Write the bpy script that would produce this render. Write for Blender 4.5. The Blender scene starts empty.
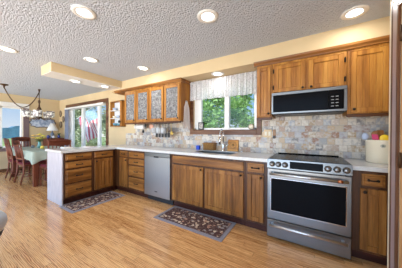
import bpy, bmesh, math, random
from mathutils import Vector, Matrix
random.seed(7)
scene = bpy.context.scene
COL = scene.collection
PI = math.pi

# ------------------------------------------------------------------ camera
YAW, PITCH, ROLL = 0.551, 0.006, 0.005
cam_data = bpy.data.cameras.new('camera')
cam_data.sensor_width = 36.0
cam_data.lens = 175.4 / 402 * 36
cam_data.clip_start = 0.02
cam_data.clip_end = 300
cam = bpy.data.objects.new('camera', cam_data)
COL.objects.link(cam)
s_, c_ = math.sin(YAW), math.cos(YAW)
right = Vector((c_, s_, 0))
flat = Vector((-s_, c_, 0))
fwd = flat * math.cos(PITCH) - Vector((0, 0, 1)) * math.sin(PITCH)
up = flat * math.sin(PITCH) + Vector((0, 0, 1)) * math.cos(PITCH)
r2 = right * math.cos(ROLL) + up * math.sin(ROLL)
u2 = -right * math.sin(ROLL) + up * math.cos(ROLL)
M = Matrix((r2, u2, -fwd)).transposed().to_4x4()
M.translation = Vector((0, -2.82, 1.218))
cam.matrix_world = M
scene.camera = cam

# ------------------------------------------------------------------ view, world, sun
scene.view_settings.view_transform = 'Standard'
scene.view_settings.look = 'None'
scene.view_settings.gamma = 1
scene.view_settings.use_curve_mapping = False
scene.view_settings.exposure = 0.48
LAMP_W = 2.6
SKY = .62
SUN = 5.0

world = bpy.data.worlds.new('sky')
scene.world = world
world.use_nodes = True
nt = world.node_tree
nt.nodes.clear()
wo = nt.nodes.new('ShaderNodeOutputWorld')
bg = nt.nodes.new('ShaderNodeBackground')
tc = nt.nodes.new('ShaderNodeTexCoord')
sx = nt.nodes.new('ShaderNodeSeparateXYZ')
mr = nt.nodes.new('ShaderNodeMapRange')
mr.inputs[1].default_value = -0.2
mr.inputs[2].default_value = 0.8
cr = nt.nodes.new('ShaderNodeValToRGB')
els = cr.color_ramp.elements
els[0].position = 0.0
els[0].color = (1.42, 1.45, 1.47, 1)  # below the horizon, brightened to send light up onto the ceiling
els[1].position = 1.0
els[1].color = (0.30, 0.52, 0.95, 1)
for p_, c in ((0.185, (1.24, 1.25, 1.26, 1)), (0.21, (0.80, 0.92, 1.05, 1)), (0.35, (0.36, 0.63, 1.0, 1))):
    e = els.new(p_)
    e.color = c
nt.links.new(tc.outputs['Generated'], sx.inputs[0])
nt.links.new(sx.outputs['Z'], mr.inputs[0])
nt.links.new(mr.outputs[0], cr.inputs[0])
nt.links.new(cr.outputs[0], bg.inputs[0])
# sky glow added behind the camera, on the sunward side, to light the room
FILL_GLOW = 4.2
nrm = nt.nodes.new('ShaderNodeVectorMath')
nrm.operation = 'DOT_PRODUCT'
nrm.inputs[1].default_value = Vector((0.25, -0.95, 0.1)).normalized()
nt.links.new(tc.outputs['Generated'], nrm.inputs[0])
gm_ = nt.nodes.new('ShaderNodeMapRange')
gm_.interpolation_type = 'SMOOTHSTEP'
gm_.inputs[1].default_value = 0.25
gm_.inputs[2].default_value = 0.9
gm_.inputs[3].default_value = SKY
gm_.inputs[4].default_value = FILL_GLOW
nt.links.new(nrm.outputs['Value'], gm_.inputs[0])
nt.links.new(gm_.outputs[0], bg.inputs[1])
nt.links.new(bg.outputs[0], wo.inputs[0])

sun_d = bpy.data.lights.new('sun', 'SUN')
sun_d.energy = SUN
sun_d.angle = 0.02
sun_d.color = (1, 0.95, 0.86)
sun = bpy.data.objects.new('sun', sun_d)
COL.objects.link(sun)
sun.rotation_euler = Vector((-0.35, 0.62, -0.85)).to_track_quat('-Z', 'Y').to_euler()


# ------------------------------------------------------------------ materials
class NT:
    def __init__(self, name):
        self.m = bpy.data.materials.new(name)
        self.m.use_nodes = True
        self.t = self.m.node_tree
        self.b = self.t.nodes['Principled BSDF']
        self.out = self.t.nodes['Material Output']

    def n(self, kind, **kw):
        nd = self.t.nodes.new('ShaderNode' + kind)
        for k, v in kw.items():
            setattr(nd, k, v)
        return nd

    def l(self, a, b):
        self.t.links.new(a, b)

    def val(self, nd, i, v):
        if hasattr(v, 'links') or isinstance(v, bpy.types.NodeSocket):
            self.l(v, nd.inputs[i])
        else:
            nd.inputs[i].default_value = v

    def math(self, op, a, b=0.0, c=None):
        nd = self.n('Math', operation=op)
        self.val(nd, 0, a)
        self.val(nd, 1, b)
        if c is not None:
            self.val(nd, 2, c)
        return nd.outputs[0]

    def coord(self, scale=(1, 1, 1), kind='Object'):
        t = self.n('TexCoord')
        mp = self.n('Mapping')
        mp.inputs['Scale'].default_value = scale
        self.l(t.outputs[kind], mp.inputs[0])
        return mp.outputs[0]

    def noise(self, vec, scale, detail=3, rough=.5):
        nd = self.n('TexNoise')
        self.l(vec, nd.inputs['Vector'])
        nd.inputs['Scale'].default_value = scale
        nd.inputs['Detail'].default_value = detail
        nd.inputs['Roughness'].default_value = rough
        return nd.outputs[0]

    def ramp(self, fac, stops, interp='LINEAR'):
        nd = self.n('ValToRGB')
        r = nd.color_ramp
        r.interpolation = interp
        while len(r.elements) < len(stops):
            r.elements.new(0.5)
        for e, (p, c) in zip(r.elements, stops):
            e.position = p
            e.color = (*c, 1)
        self.val(nd, 0, fac)
        return nd.outputs[0]

    def mix(self, fac, a, b, mode='MIX'):
        nd = self.n('Mix', data_type='RGBA', blend_type=mode)
        self.val(nd, 0, fac)
        for i, v in ((6, a), (7, b)):
            if isinstance(v, tuple):
                nd.inputs[i].default_value = (*v, 1)
            else:
                self.l(v, nd.inputs[i])
        return nd.outputs[2]

    def bump(self, h, strength=.3, dist=.01):
        nd = self.n('Bump')
        nd.inputs['Strength'].default_value = strength
        nd.inputs['Distance'].default_value = dist
        self.l(h, nd.inputs['Height'])
        self.l(nd.outputs[0], self.b.inputs['Normal'])

    def base(self, c):
        if isinstance(c, tuple):
            self.b.inputs['Base Color'].default_value = (*c, 1)
        else:
            self.l(c, self.b.inputs['Base Color'])

    def set(self, **kw):
        for k, v in kw.items():
            self.b.inputs[k.replace('_', ' ')].default_value = v


def srgb(r, g, b):
    f = lambda c: (c / 255 / 12.92) if c / 255 <= 0.04045 else ((c / 255 + .055) / 1.055) ** 2.4
    return (f(r), f(g), f(b))


def plain(name, c, rough=.5, metal=0, var=.06, scale=9, **kw):
    t = NT(name)
    v = t.coord()
    n = t.noise(v, scale, 3)
    lo = tuple(x * (1 - var) for x in c)
    hi = tuple(min(1, x * (1 + var)) for x in c)
    t.base(t.ramp(n, [(.3, lo), (.7, hi)]))
    t.set(Roughness=rough, Metallic=metal, **kw)
    return t.m


def wood(name, dark, mid, light, axis='z', rough=.42, coat=.08, rings=1.0):
    t = NT(name)
    sc = {'z': (1, 1, .07), 'x': (.07, 1, 1), 'y': (1, .07, 1)}[axis]
    v = t.coord(sc)
    info = t.n('ObjectInfo')
    off = t.n('VectorMath', operation='ADD')
    t.l(v, off.inputs[0])
    sv = t.n('VectorMath', operation='SCALE')
    cb = t.n('CombineXYZ')
    t.l(info.outputs['Random'], cb.inputs[0])
    t.l(info.outputs['Random'], cb.inputs[1])
    t.l(cb.outputs[0], sv.inputs[0])
    sv.inputs['Scale'].default_value = 19
    t.l(sv.outputs[0], off.inputs[1])
    big = t.noise(off.outputs[0], 14 * rings, 3, .6)
    fine = t.noise(off.outputs[0], 110, 3, .6)
    m = t.math('ADD', t.math('MULTIPLY', big, .72), t.math('MULTIPLY', fine, .28))
    t.base(t.ramp(m, [(.32, dark), (.5, mid), (.68, light)]))
    t.bump(fine, .12, .002)
    t.set(Roughness=rough)
    t.b.inputs['Coat Weight'].default_value = coat
    t.b.inputs['Coat Roughness'].default_value = .18
    t.b.inputs['Specular IOR Level'].default_value = .32
    return t.m


MAT = {}
OAK_D, OAK_M, OAK_L = srgb(118, 70, 20), srgb(162, 106, 40), srgb(192, 138, 62)
BAS_D, BAS_M, BAS_L = srgb(84, 48, 15), srgb(138, 88, 37), srgb(176, 122, 60)
for ax in 'xyz':
    MAT['oak_' + ax] = wood('honey_oak_' + ax, OAK_D, OAK_M, OAK_L, ax)
    MAT['base_' + ax] = wood('brown_oak_' + ax, BAS_D, BAS_M, BAS_L, ax)
    MAT['frame_' + ax] = wood('dark_oak_frame_' + ax, srgb(50, 27, 13), srgb(80, 46, 22), srgb(108, 67, 34), ax)
    MAT['cherry_' + ax] = wood('cherry_' + ax, srgb(66, 30, 20), srgb(112, 58, 40), srgb(144, 82, 56), ax)
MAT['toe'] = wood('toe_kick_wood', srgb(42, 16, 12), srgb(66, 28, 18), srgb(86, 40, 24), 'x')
MAT['casing'] = wood('dark_casing_wood', srgb(74, 44, 28), srgb(104, 68, 44), srgb(130, 90, 60), 'z')
MAT['casing_x'] = wood('dark_casing_wood_flat', srgb(74, 44, 28), srgb(104, 68, 44), srgb(130, 90, 60), 'x')
MAT['mauve'] = plain('shaded_casing', srgb(118, 98, 98), .5)  # mauve-grey: the dining window casing's shade is put into its colour
MAT['mauve_light'] = plain('pale_casing_flat', srgb(168, 148, 148), .4)  # mauve-grey strip, paler than the casing wood on either side
MAT['door_wood'] = wood('tan_door_wood', srgb(158, 108, 62), srgb(190, 142, 92), srgb(210, 168, 120), 'z')
MAT['wall'] = plain('tan_wall_paint', srgb(207, 184, 144), .75, var=.03, scale=3)
MAT['wall_cream'] = plain('cream_wall_paint', srgb(238, 226, 200), .75, var=.02)
MAT['white'] = plain('white_paint', srgb(232, 230, 224), .45, var=.02)
MAT['vinyl'] = plain('white_vinyl', srgb(236, 236, 232), .35, var=.01)
MAT['black'] = plain('black_metal', srgb(26, 22, 20), .4, .5)
MAT['black_glass'] = plain('black_glass', (.006, .006, .007), .12, 0, var=.01, Specular_IOR_Level=.12, IOR=1.25)
MAT['dark_plastic'] = plain('dark_plastic', srgb(34, 34, 36), .35)
MAT['chrome'] = plain('chrome', (.78, .78, .78), .12, 1, var=.02)
MAT['satin'] = plain('satin_steel', (.62, .62, .62), .32, 1, var=.02)
MAT['bronze'] = plain('bronze', srgb(92, 70, 52), .45, .8)
MAT['copper'] = plain('copper', srgb(196, 124, 84), .3, 1)
MAT['ceramic'] = plain('cream_ceramic', srgb(232, 222, 198), .25, var=.02)
MAT['grey_plastic'] = plain('grey_plastic', srgb(150, 150, 152), .4)
MAT['panel_grey'] = None


def steel(name, c, rough, axis=(1, 1, 25)):
    t = NT(name)
    v = t.coord(axis)
    n = t.noise(v, 8, 3)
    t.base(t.ramp(n, [(.3, tuple(x * .96 for x in c)), (.7, tuple(x * 1.03 for x in c))]))
    t.set(Metallic=1.0)
    r = t.ramp(n, [(.3, (rough * .93,) * 3), (.7, (rough * 1.07,) * 3)])
    t.l(r, t.b.inputs['Roughness'])
    return t.m


MAT['steel'] = steel('brushed_steel', (.215, .212, .206), .3)
MAT['steel_v'] = steel('brushed_steel_upright', (.36, .352, .34), .32, (60, 60, 1))


def mat_floor():
    t = NT('oak_plank_floor')
    tcn = t.n('TexCoord')
    sp = t.n('SeparateXYZ')
    t.l(tcn.outputs['Object'], sp.inputs[0])
    W = .06
    row = t.math('FLOOR', t.math('DIVIDE', sp.outputs['Y'], W))
    wn = t.n('TexWhiteNoise', noise_dimensions='1D')
    t.l(row, wn.inputs['W'])
    xo = t.math('ADD', sp.outputs['X'], t.math('MULTIPLY', wn.outputs[0], 7.3))
    L = 1.3
    colm = t.math('FLOOR', t.math('DIVIDE', xo, L))
    cid = t.n('CombineXYZ')
    t.l(row, cid.inputs[0])
    t.l(colm, cid.inputs[1])
    wn2 = t.n('TexWhiteNoise', noise_dimensions='2D')
    t.l(cid.outputs[0], wn2.inputs['Vector'])
    # grain: coordinates shifted per board
    gv = t.n('CombineXYZ')
    t.l(t.math('ADD', t.math('MULTIPLY', sp.outputs['X'], .09), t.math('MULTIPLY', wn2.outputs[0], 31)), gv.inputs[0])
    t.l(sp.outputs['Y'], gv.inputs[1])
    t.l(t.math('MULTIPLY', wn2.outputs[0], 17), gv.inputs[2])
    big = t.noise(gv.outputs[0], 22, 4, .65)
    fine = t.noise(gv.outputs[0], 130, 3, .6)
    wave = t.n('TexWave', wave_type='BANDS', bands_direction='Y')
    t.l(gv.outputs[0], wave.inputs['Vector'])
    wave.inputs['Scale'].default_value = 26
    wave.inputs['Distortion'].default_value = 9
    wave.inputs['Detail'].default_value = 3
    wave.inputs['Detail Scale'].default_value = 1.2
    g = t.math('ADD', t.math('MULTIPLY', big, .36), t.math('ADD', t.math('MULTIPLY', fine, .22), t.math('MULTIPLY', wave.outputs[1], .27)))
    g = t.math('ADD', g, t.math('MULTIPLY', t.math('SUBTRACT', wn2.outputs[0], .5), .12))
    c = t.ramp(g, [(.27, srgb(148, 90, 44)), (.38, srgb(216, 154, 92)), (.56, srgb(242, 194, 134))])
    fy = t.math('FRACT', t.math('DIVIDE', sp.outputs['Y'], W))
    fx = t.math('FRACT', t.math('DIVIDE', xo, L))
    ey = t.math('LESS_THAN', fy, .022)
    ex = t.math('LESS_THAN', fx, .003)
    seam = t.math('MAXIMUM', ey, ex)
    c = t.mix(t.math('MULTIPLY', seam, .55), c, srgb(96, 56, 26))
    t.base(c)
    t.set(Roughness=.22)
    t.b.inputs['Coat Weight'].default_value = .7
    t.b.inputs['Coat Roughness'].default_value = .12
    t.bump(t.math('SUBTRACT', fine, seam), .08, .003)
    return t.m


MAT['floor'] = mat_floor()


def mat_ceiling():
    t = NT('textured_ceiling')
    v = t.coord()
    n1 = t.noise(v, 62, 3, .65)
    vo = t.n('TexVoronoi', feature='SMOOTH_F1')
    t.l(v, vo.inputs['Vector'])
    vo.inputs['Scale'].default_value = 70
    h = t.math('SUBTRACT', t.math('MULTIPLY', n1, 1.2), t.math('MULTIPLY', vo.outputs[0], .8))
    t.base(srgb(206, 212, 221))
    t.set(Roughness=.9)
    t.bump(h, 1.0, .022)
    return t.m


MAT['ceiling'] = mat_ceiling()


def mat_tile(name, pal, size=.083):
    """square tumbled-stone tiles on a wall; each with its own colour"""
    t = NT(name)
    tcn = t.n('TexCoord')
    sp = t.n('SeparateXYZ')
    t.l(tcn.outputs['Object'], sp.inputs[0])
    dn = t.noise(tcn.outputs['Object'], 6, 2)
    X = t.math('DIVIDE', t.math('ADD', sp.outputs['X'], t.math('MULTIPLY', dn, .012)), size)
    Z = t.math('DIVIDE', t.math('ADD', sp.outputs['Z'], t.math('MULTIPLY', dn, .012)), size)
    row = t.math('FLOOR', Z)
    X = t.math('ADD', X, t.math('MULTIPLY', t.math('MODULO', t.math('ABSOLUTE', row), 2.0), .5))
    cid = t.n('CombineXYZ')
    t.l(t.math('FLOOR', X), cid.inputs[0])
    t.l(row, cid.inputs[1])
    wn = t.n('TexWhiteNoise', noise_dimensions='2D')
    t.l(cid.outputs[0], wn.inputs['Vector'])
    cloud = t.noise(tcn.outputs['Object'], 26, 4, .65)
    f = t.math('ADD', t.math('MULTIPLY', wn.outputs[0], .74), t.math('MULTIPLY', cloud, .26))
    n = len(pal)
    c = t.ramp(f, [((i + .3) / n, p) for i, p in enumerate(pal)])
    c = t.mix(t.ramp(cloud, [(.42, (0, 0, 0)), (.66, (.6, .6, .6))]), c, srgb(214, 206, 192), 'MIX')
    fx, fz = t.math('FRACT', X), t.math('FRACT', Z)
    g = t.math('MAXIMUM', t.math('LESS_THAN', fx, .05), t.math('LESS_THAN', fz, .05))
    c = t.mix(g, c, srgb(176, 168, 154))
    t.base(c)
    t.set(Roughness=.42)
    t.bump(t.math('SUBTRACT', t.math('MULTIPLY', cloud, .6), g), .5, .006)
    return t.m


PAL = [srgb(138, 140, 150), srgb(206, 192, 166), srgb(168, 140, 106), srgb(222, 214, 200), srgb(150, 100, 64),
       srgb(176, 176, 182), srgb(128, 124, 124), srgb(214, 206, 194), srgb(190, 156, 112), srgb(160, 166, 178), srgb(226, 218, 202), srgb(156, 132, 108)]
MAT['tile'] = mat_tile('tumbled_stone_tile', PAL)

t = NT('white_quartz')
v = t.coord()
t.base(t.ramp(t.noise(v, 30, 5, .7), [(.3, srgb(200, 200, 198)), (.7, srgb(214, 213, 211))]))
t.set(Roughness=.15)
MAT['quartz'] = t.m

t = NT('pale_grey_panel')
v = t.coord((6, 1, .5))
t.base(t.ramp(t.noise(v, 9, 4, .6), [(.3, srgb(176, 170, 174)), (.7, srgb(206, 200, 202))]))
t.set(Roughness=.3)
MAT['panel_grey'] = t.m


def mat_glass(name='window_glass', tint=(1, 1, 1), gl=.08):
    t = NT(name)
    tr = t.n('BsdfTransparent')
    tr.inputs[0].default_value = (*tint, 1)
    gs = t.n('BsdfGlossy')
    gs.inputs['Roughness'].default_value = .02
    fr = t.n('Fresnel')
    fr.inputs[0].default_value = 1.45
    mx = t.n('MixShader')
    geo = t.n('NewGeometry')
    front = t.math('SUBTRACT', 1.0, geo.outputs['Backfacing'])
    t.l(t.math('MULTIPLY', t.math('MULTIPLY', fr.outputs[0], front), .6), mx.inputs[0])
    t.l(tr.outputs[0], mx.inputs[1])
    t.l(gs.outputs[0], mx.inputs[2])
    t.l(mx.outputs[0], t.out.inputs[0])
    return t.m


MAT['glass'] = mat_glass()

t = NT('rain_glass')
v = t.coord()
vo = t.n('TexVoronoi')
t.l(v, vo.inputs['Vector'])
vo.inputs['Scale'].default_value = 60
nn = t.noise(v, 30, 3, .7)
t.base(t.ramp(nn, [(.34, srgb(128, 128, 128)), (.5, srgb(176, 177, 180)), (.66, srgb(220, 220, 218))]))
t.set(Roughness=.22)
t.b.inputs['Transmission Weight'].default_value = .5
t.b.inputs['IOR'].default_value = 1.45
t.bump(t.math('ADD', vo.outputs[0], nn), .8, .02)
MAT['rain_glass'] = t.m

t = NT('clear_plastic')
t.base((.9, .92, .93))
t.set(Roughness=.25)
t.b.inputs['Transmission Weight'].default_value = .6
MAT['clear'] = t.m


def mat_emit(name, c, s):
    t = NT(name)
    t.base((.9, .9, .9))
    t.b.inputs['Emission Color'].default_value = (*c, 1)
    t.b.inputs['Emission Strength'].default_value = s
    return t.m


MAT['lens'] = mat_emit('lamp_lens', (1, .96, .91), 5)


def mat_rug():
    t = NT('floral_rug_field')
    v = t.coord()
    dn = t.n('TexNoise')
    t.l(v, dn.inputs['Vector'])
    dn.inputs['Scale'].default_value = 14
    ad = t.n('VectorMath', operation='ADD')
    sc = t.n('VectorMath', operation='SCALE')
    t.l(dn.outputs[1], sc.inputs[0])
    sc.inputs['Scale'].default_value = .06
    t.l(v, ad.inputs[0])
    t.l(sc.outputs[0], ad.inputs[1])
    vo = t.n('TexVoronoi')
    t.l(ad.outputs[0], vo.inputs['Vector'])
    vo.inputs['Scale'].default_value = 19
    vo2 = t.n('TexVoronoi')
    t.l(ad.outputs[0], vo2.inputs['Vector'])
    vo2.inputs['Scale'].default_value = 38
    fl = t.math('LESS_THAN', vo.outputs[0], .40)
    lf = t.math('LESS_THAN', vo2.outputs[0], .30)
    sep = t.n('SeparateColor')
    t.l(vo.outputs['Color'], sep.inputs[0])
    fc = t.ramp(sep.outputs[0], [(0, srgb(202, 178, 152)), (.35, srgb(178, 138, 116)), (.6, srgb(150, 140, 136)), (.8, srgb(214, 196, 172))], 'CONSTANT')
    c = t.mix(lf, srgb(78, 50, 46), srgb(146, 122, 108))
    c = t.mix(fl, c, fc)
    c = t.mix(t.math('LESS_THAN', vo.outputs[0], .1), c, srgb(96, 52, 44))
    t.base(c)
    t.set(Roughness=.95)
    t.bump(t.noise(v, 300, 2), .3, .004)
    return t.m


MAT['rug'] = mat_rug()
MAT['rug_border'] = plain('rug_border_weave', srgb(140, 136, 142), .95, var=.15, scale=60)
MAT['rug_edge'] = plain('rug_edge_weave', srgb(92, 70, 70), .95, var=.15, scale=60)

t = NT('sheer_lace')
v = t.coord()
lace = t.noise(v, 70, 3, .7)
dif = t.n('BsdfDiffuse')
dif.inputs[0].default_value = (.86, .86, .87, 1)
trl = t.n('BsdfTranslucent')
trl.inputs[0].default_value = (.86, .86, .88, 1)
m1 = t.n('MixShader')
m1.inputs[0].default_value = .45
t.l(dif.outputs[0], m1.inputs[1])
t.l(trl.outputs[0], m1.inputs[2])
trn = t.n('BsdfTransparent')
m2 = t.n('MixShader')
t.l(t.math('MULTIPLY', t.math('GREATER_THAN', lace, .56), .45), m2.inputs[0])
t.l(m1.outputs[0], m2.inputs[1])
t.l(trn.outputs[0], m2.inputs[2])
t.l(m2.outputs[0], t.out.inputs[0])
MAT['lace'] = t.m

MAT['cloth'] = plain('sage_cloth', srgb(166, 174, 158), .9, var=.05, scale=14)
MAT['towel'] = plain('towel_cotton', srgb(246, 238, 234), .95, var=.05, scale=40)
MAT['burgundy'] = plain('burgundy_fabric', srgb(112, 30, 44), .8)
MAT['paper'] = plain('paper', srgb(236, 230, 222), .9, var=.02)
MAT['grass'] = plain('lawn', srgb(110, 130, 70), .95, var=.3, scale=5)
MAT['patio'] = plain('patio_concrete', srgb(206, 210, 200), .9, var=.1, scale=4)
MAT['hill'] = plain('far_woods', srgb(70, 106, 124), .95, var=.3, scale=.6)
MAT['bark'] = plain('pale_bark', srgb(176, 166, 146), .9, var=.25, scale=30)


def mat_leaf(name, a, b, c):
    t = NT(name)
    v = t.coord()
    n = t.noise(v, 3.5, 4, .7)
    col = t.ramp(n, [(.35, a), (.5, b), (.65, c)])
    t.base(col)
    t.set(Roughness=.55)
    trl = t.n('BsdfTranslucent')
    t.l(col, trl.inputs[0])
    mx = t.n('MixShader')
    mx.inputs[0].default_value = .35
    t.l(t.b.outputs[0], mx.inputs[1])
    t.l(trl.outputs[0], mx.inputs[2])
    t.l(mx.outputs[0], t.out.inputs[0])
    return t.m


MAT['leaf'] = mat_leaf('green_leaves', srgb(70, 106, 44), srgb(112, 150, 72), srgb(166, 192, 118))
MAT['leaf2'] = mat_leaf('olive_leaves', srgb(98, 110, 70), srgb(140, 148, 106), srgb(196, 198, 164))


# ------------------------------------------------------------------ mesh builder
class MB:
    def __init__(self):
        self.bm = bmesh.new()
        self.smooth = False

    def _merge(self, b):
        me = bpy.data.meshes.new('tmp')
        b.to_mesh(me)
        b.free()
        self.bm.from_mesh(me)
        bpy.data.meshes.remove(me)

    def box(self, x0, x1, y0, y1, z0, z1, bev=0.0, seg=1, mtx=None):
        b = bmesh.new()
        bmesh.ops.create_cube(b, size=1)
        sx, sy, sz = abs(x1 - x0), abs(y1 - y0), abs(z1 - z0)
        for v in b.verts:
            v.co = Vector(((x0 + x1) / 2 + v.co.x * sx, (y0 + y1) / 2 + v.co.y * sy, (z0 + z1) / 2 + v.co.z * sz))
        if bev > 0:
            bev = min(bev, .45 * min(sx, sy, sz))
            bmesh.ops.bevel(b, geom=list(b.edges), offset=bev, segments=seg, affect='EDGES', profile=.6)
        if mtx is not None:
            b.transform(mtx)
        self._merge(b)
        return self

    def ring(self, pts_list, close_ends=True, loop=True):
        """loft through successive closed rings of points"""
        rows = [[self.bm.verts.new(p) for p in r] for r in pts_list]
        n = len(rows[0])
        for a, b in zip(rows[:-1], rows[1:]):
            for i in range(n if loop else n - 1):
                j = (i + 1) % n
                try:
                    f = self.bm.faces.new((a[i], a[j], b[j], b[i]))
                    f.smooth = True
                except ValueError:
                    pass
        if close_ends and loop:
            for r in (rows[0][::-1], rows[-1]):
                try:
                    self.bm.faces.new(r)
                except ValueError:
                    pass
        return self

    def lathe(self, prof, c=(0, 0, 0), seg=24, axis='z', close=True):
        c = Vector(c)
        rows = []
        for r, h in prof:
            row = []
            for i in range(seg):
                a = 2 * PI * i / seg
                p = (max(r, 1e-4) * math.cos(a), max(r, 1e-4) * math.sin(a), h)
                if axis == 'y':
                    p = (p[0], -p[2], p[1])
                elif axis == 'x':
                    p = (p[2], p[0], p[1])
                row.append(c + Vector(p))
            rows.append(row)
        return self.ring(rows, close)

    def tube(self, pts, r, seg=10, taper=None):
        pts = [Vector(p) for p in pts]
        rows = []
        prev = None
        for i, p in enumerate(pts):
            if i == 0:
                d = pts[1] - p
            elif i == len(pts) - 1:
                d = p - pts[i - 1]
            else:
                d = pts[i + 1] - pts[i - 1]
            d.normalize()
            if prev is None:
                a = Vector((0, 0, 1)) if abs(d.z) < .9 else Vector((1, 0, 0))
                u = d.cross(a).normalized()
            else:
                u = (prev - d * prev.dot(d)).normalized()
            prev = u
            w = d.cross(u)
            rr = r if taper is None else r + (taper - r) * i / (len(pts) - 1)
            if isinstance(r, (list, tuple)):
                rr = r[i]
            rows.append([p + (u * math.cos(2 * PI * k / seg) + w * math.sin(2 * PI * k / seg)) * rr for k in range(seg)])
        return self.ring(rows)

    def bar(self, a, b, w, d, bev=.003):
        """rectangular bar from a to b"""
        a, b = Vector(a), Vector(b)
        L = (b - a).length
        q = (b - a).to_track_quat('Z', 'Y').to_matrix().to_4x4()
        q.translation = a
        return self.box(-w / 2, w / 2, -d / 2, d / 2, 0, L, bev, mtx=q)

    def grid(self, fn, nu, nv, thick=0.0):
        rows = [[self.bm.verts.new(fn(i / nu, j / nv)) for i in range(nu + 1)] for j in range(nv + 1)]
        for j in range(nv):
            for i in range(nu):
                f = self.bm.faces.new((rows[j][i], rows[j][i + 1], rows[j + 1][i + 1], rows[j + 1][i]))
                f.smooth = True
        if thick:
            bmesh.ops.solidify(self.bm, geom=self.bm.faces[:], thickness=thick)
        return self

    def prism(self, pts, d):
        """closed polygon pts extruded by vector d"""
        d = Vector(d)
        a = [self.bm.verts.new(p) for p in pts]
        b = [self.bm.verts.new(Vector(p) + d) for p in pts]
        n = len(pts)
        self.bm.faces.new(a[::-1])
        self.bm.faces.new(b)
        for i in range(n):
            self.bm.faces.new((a[i], a[(i + 1) % n], b[(i + 1) % n], b[i]))
        return self

    def ball(self, c, r, sc=(1, 1, 1), seg=14):
        b = bmesh.new()
        bmesh.ops.create_uvsphere(b, u_segments=seg, v_segments=max(6, seg // 2 + 1), radius=1)
        for f in b.faces:
            f.smooth = True
        for v in b.verts:
            v.co = Vector((c[0] + v.co.x * r * sc[0], c[1] + v.co.y * r * sc[1], c[2] + v.co.z * r * sc[2]))
        self._merge(b)
        return self

    def build(self, name, mat, parent=None):
        bmesh.ops.recalc_face_normals(self.bm, faces=self.bm.faces[:])
        me = bpy.data.meshes.new(name)
        if parent is not None:
            self.bm.transform(world_of(parent).inverted())
        self.bm.to_mesh(me)
        self.bm.free()
        me.materials.append(MAT[mat] if isinstance(mat, str) else mat)
        o = bpy.data.objects.new(name, me)
        COL.objects.link(o)
        if parent is not None:
            o.parent = parent
        return o


def world_of(o):
    m = o.matrix_basis.copy()
    while o.parent is not None:
        o = o.parent
        m = o.matrix_basis @ m
    return m


def thing(name, label, cat, loc=(0, 0, 0), rz=0, group=None):
    o = bpy.data.objects.new(name, None)
    o.empty_display_size = .05
    COL.objects.link(o)
    o.location = loc
    o.rotation_euler = (0, 0, rz)
    o['label'] = label
    o['category'] = cat
    if group:
        o['group'] = group
    return o


def tag(o, label, cat, group=None):
    """make a single mesh a thing; put its origin at its base"""
    me = o.data
    co = [v.co for v in me.vertices]
    mn = Vector((min(c.x for c in co), min(c.y for c in co), min(c.z for c in co)))
    mx = Vector((max(c.x for c in co), max(c.y for c in co), max(c.z for c in co)))
    b = Vector(((mn.x + mx.x) / 2, (mn.y + mx.y) / 2, mn.z))
    me.transform(Matrix.Translation(-b))
    o.location = b
    o['label'] = label
    o['category'] = cat
    if group:
        o['group'] = group
    return o


def struct(name, mb, mat, parent=None):
    o = mb.build(name, mat, parent)
    if parent is None:
        o['kind'] = 'structure'
    return o


def dup(root, loc, rz=None, label=None):
    def cp(o, par):
        c = o.copy()
        COL.objects.link(c)
        c.parent = par
        for ch in o.children:
            cp(ch, c)
        return c
    c = cp(root, None)
    c.location = loc
    if rz is not None:
        c.rotation_euler = (0, 0, rz)
    if label:
        c['label'] = label
    return c


# ------------------------------------------------------------------ key dimensions
ZC = 2.40            # ceiling
ZS = 2.20            # soffit underside
ZBH = 2.24           # bulkhead underside
YS = -.33            # soffit face
XF = -7.95           # far dining wall
XP = -3.435          # peninsula cabinet face
YPE = -1.55          # peninsula end
XPB = -4.04          # peninsula back
YF = -.62            # base cabinet face
XW = .80             # wall right of the cabinets
XD = .50             # wall with the wooden door
R0, R1 = -.41, .352  # range


# ------------------------------------------------------------------ room shell
struct('floor', MB().box(XF - .15, 3.2, -5.0, .15, -.12, 0), 'floor')
cm = MB()
cm.box(XF - .15, 3.2, -5.0, .15, ZC, ZC + .2)
struct('ceiling', cm, 'ceiling')
struct('ceiling_soffit', MB().box(-4.12, XW, YS, 0, ZS, ZC), 'wall')
bh = MB().box(-4.12, -3.68, -1.63, YS, ZBH + .004, ZC)
struct('ceiling_bulkhead', bh, 'wall')
struct('ceiling_bulkhead_underside', MB().box(-4.118, -3.682, -1.628, YS + .001, ZBH, ZBH + .004), 'white')

# back wall with a kitchen window opening and the sliding door opening
KW = (-1.90, -.70, 1.265, 2.08)
SD = (-7.28, -4.86, .04, 2.08)
bw = MB()
bw.box(XF - .15, SD[0], 0, .15, 0, ZC)
bw.box(SD[0], SD[1], 0, .15, SD[3], ZC)
bw.box(SD[0], SD[1], 0, .15, 0, SD[2])
bw.box(SD[1], KW[0], 0, .15, 0, ZC)
bw.box(KW[0], KW[1], 0, .15, 0, KW[2])
bw.box(KW[0], KW[1], 0, .15, KW[3], ZC)
bw.box(KW[1], XW + .15, 0, .15, 0, ZC)
struct('wall_back', bw, 'wall')
# far dining wall with window opening
FW = (-2.75, -.98, .72, 2.0)     # y0,y1,z0,z1
fw = MB()
fw.box(XF - .15, XF, FW[1], 0, 0, ZC)
fw.box(XF - .15, XF, -5.0, FW[0], 0, ZC)
fw.box(XF - .15, XF, FW[0], FW[1], 0, FW[2])
fw.box(XF - .15, XF, FW[0], FW[1], FW[3], ZC)
struct('wall_left', fw, 'wall')
struct('wall_right', MB().box(XW, XW + .15, -1.0, 0, 0, ZC), 'wall')
dw = MB()
dw.box(XD, XW + .15, -1.19, -1.0, 0, ZC)
dw.box(XD, XD + .12, -5.0, -2.05, 0, ZC)
dw.box(XD, XD + .12, -2.05, -1.19, 2.04, ZC)
struct('wall_pantry', dw, 'wall_cream')
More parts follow.
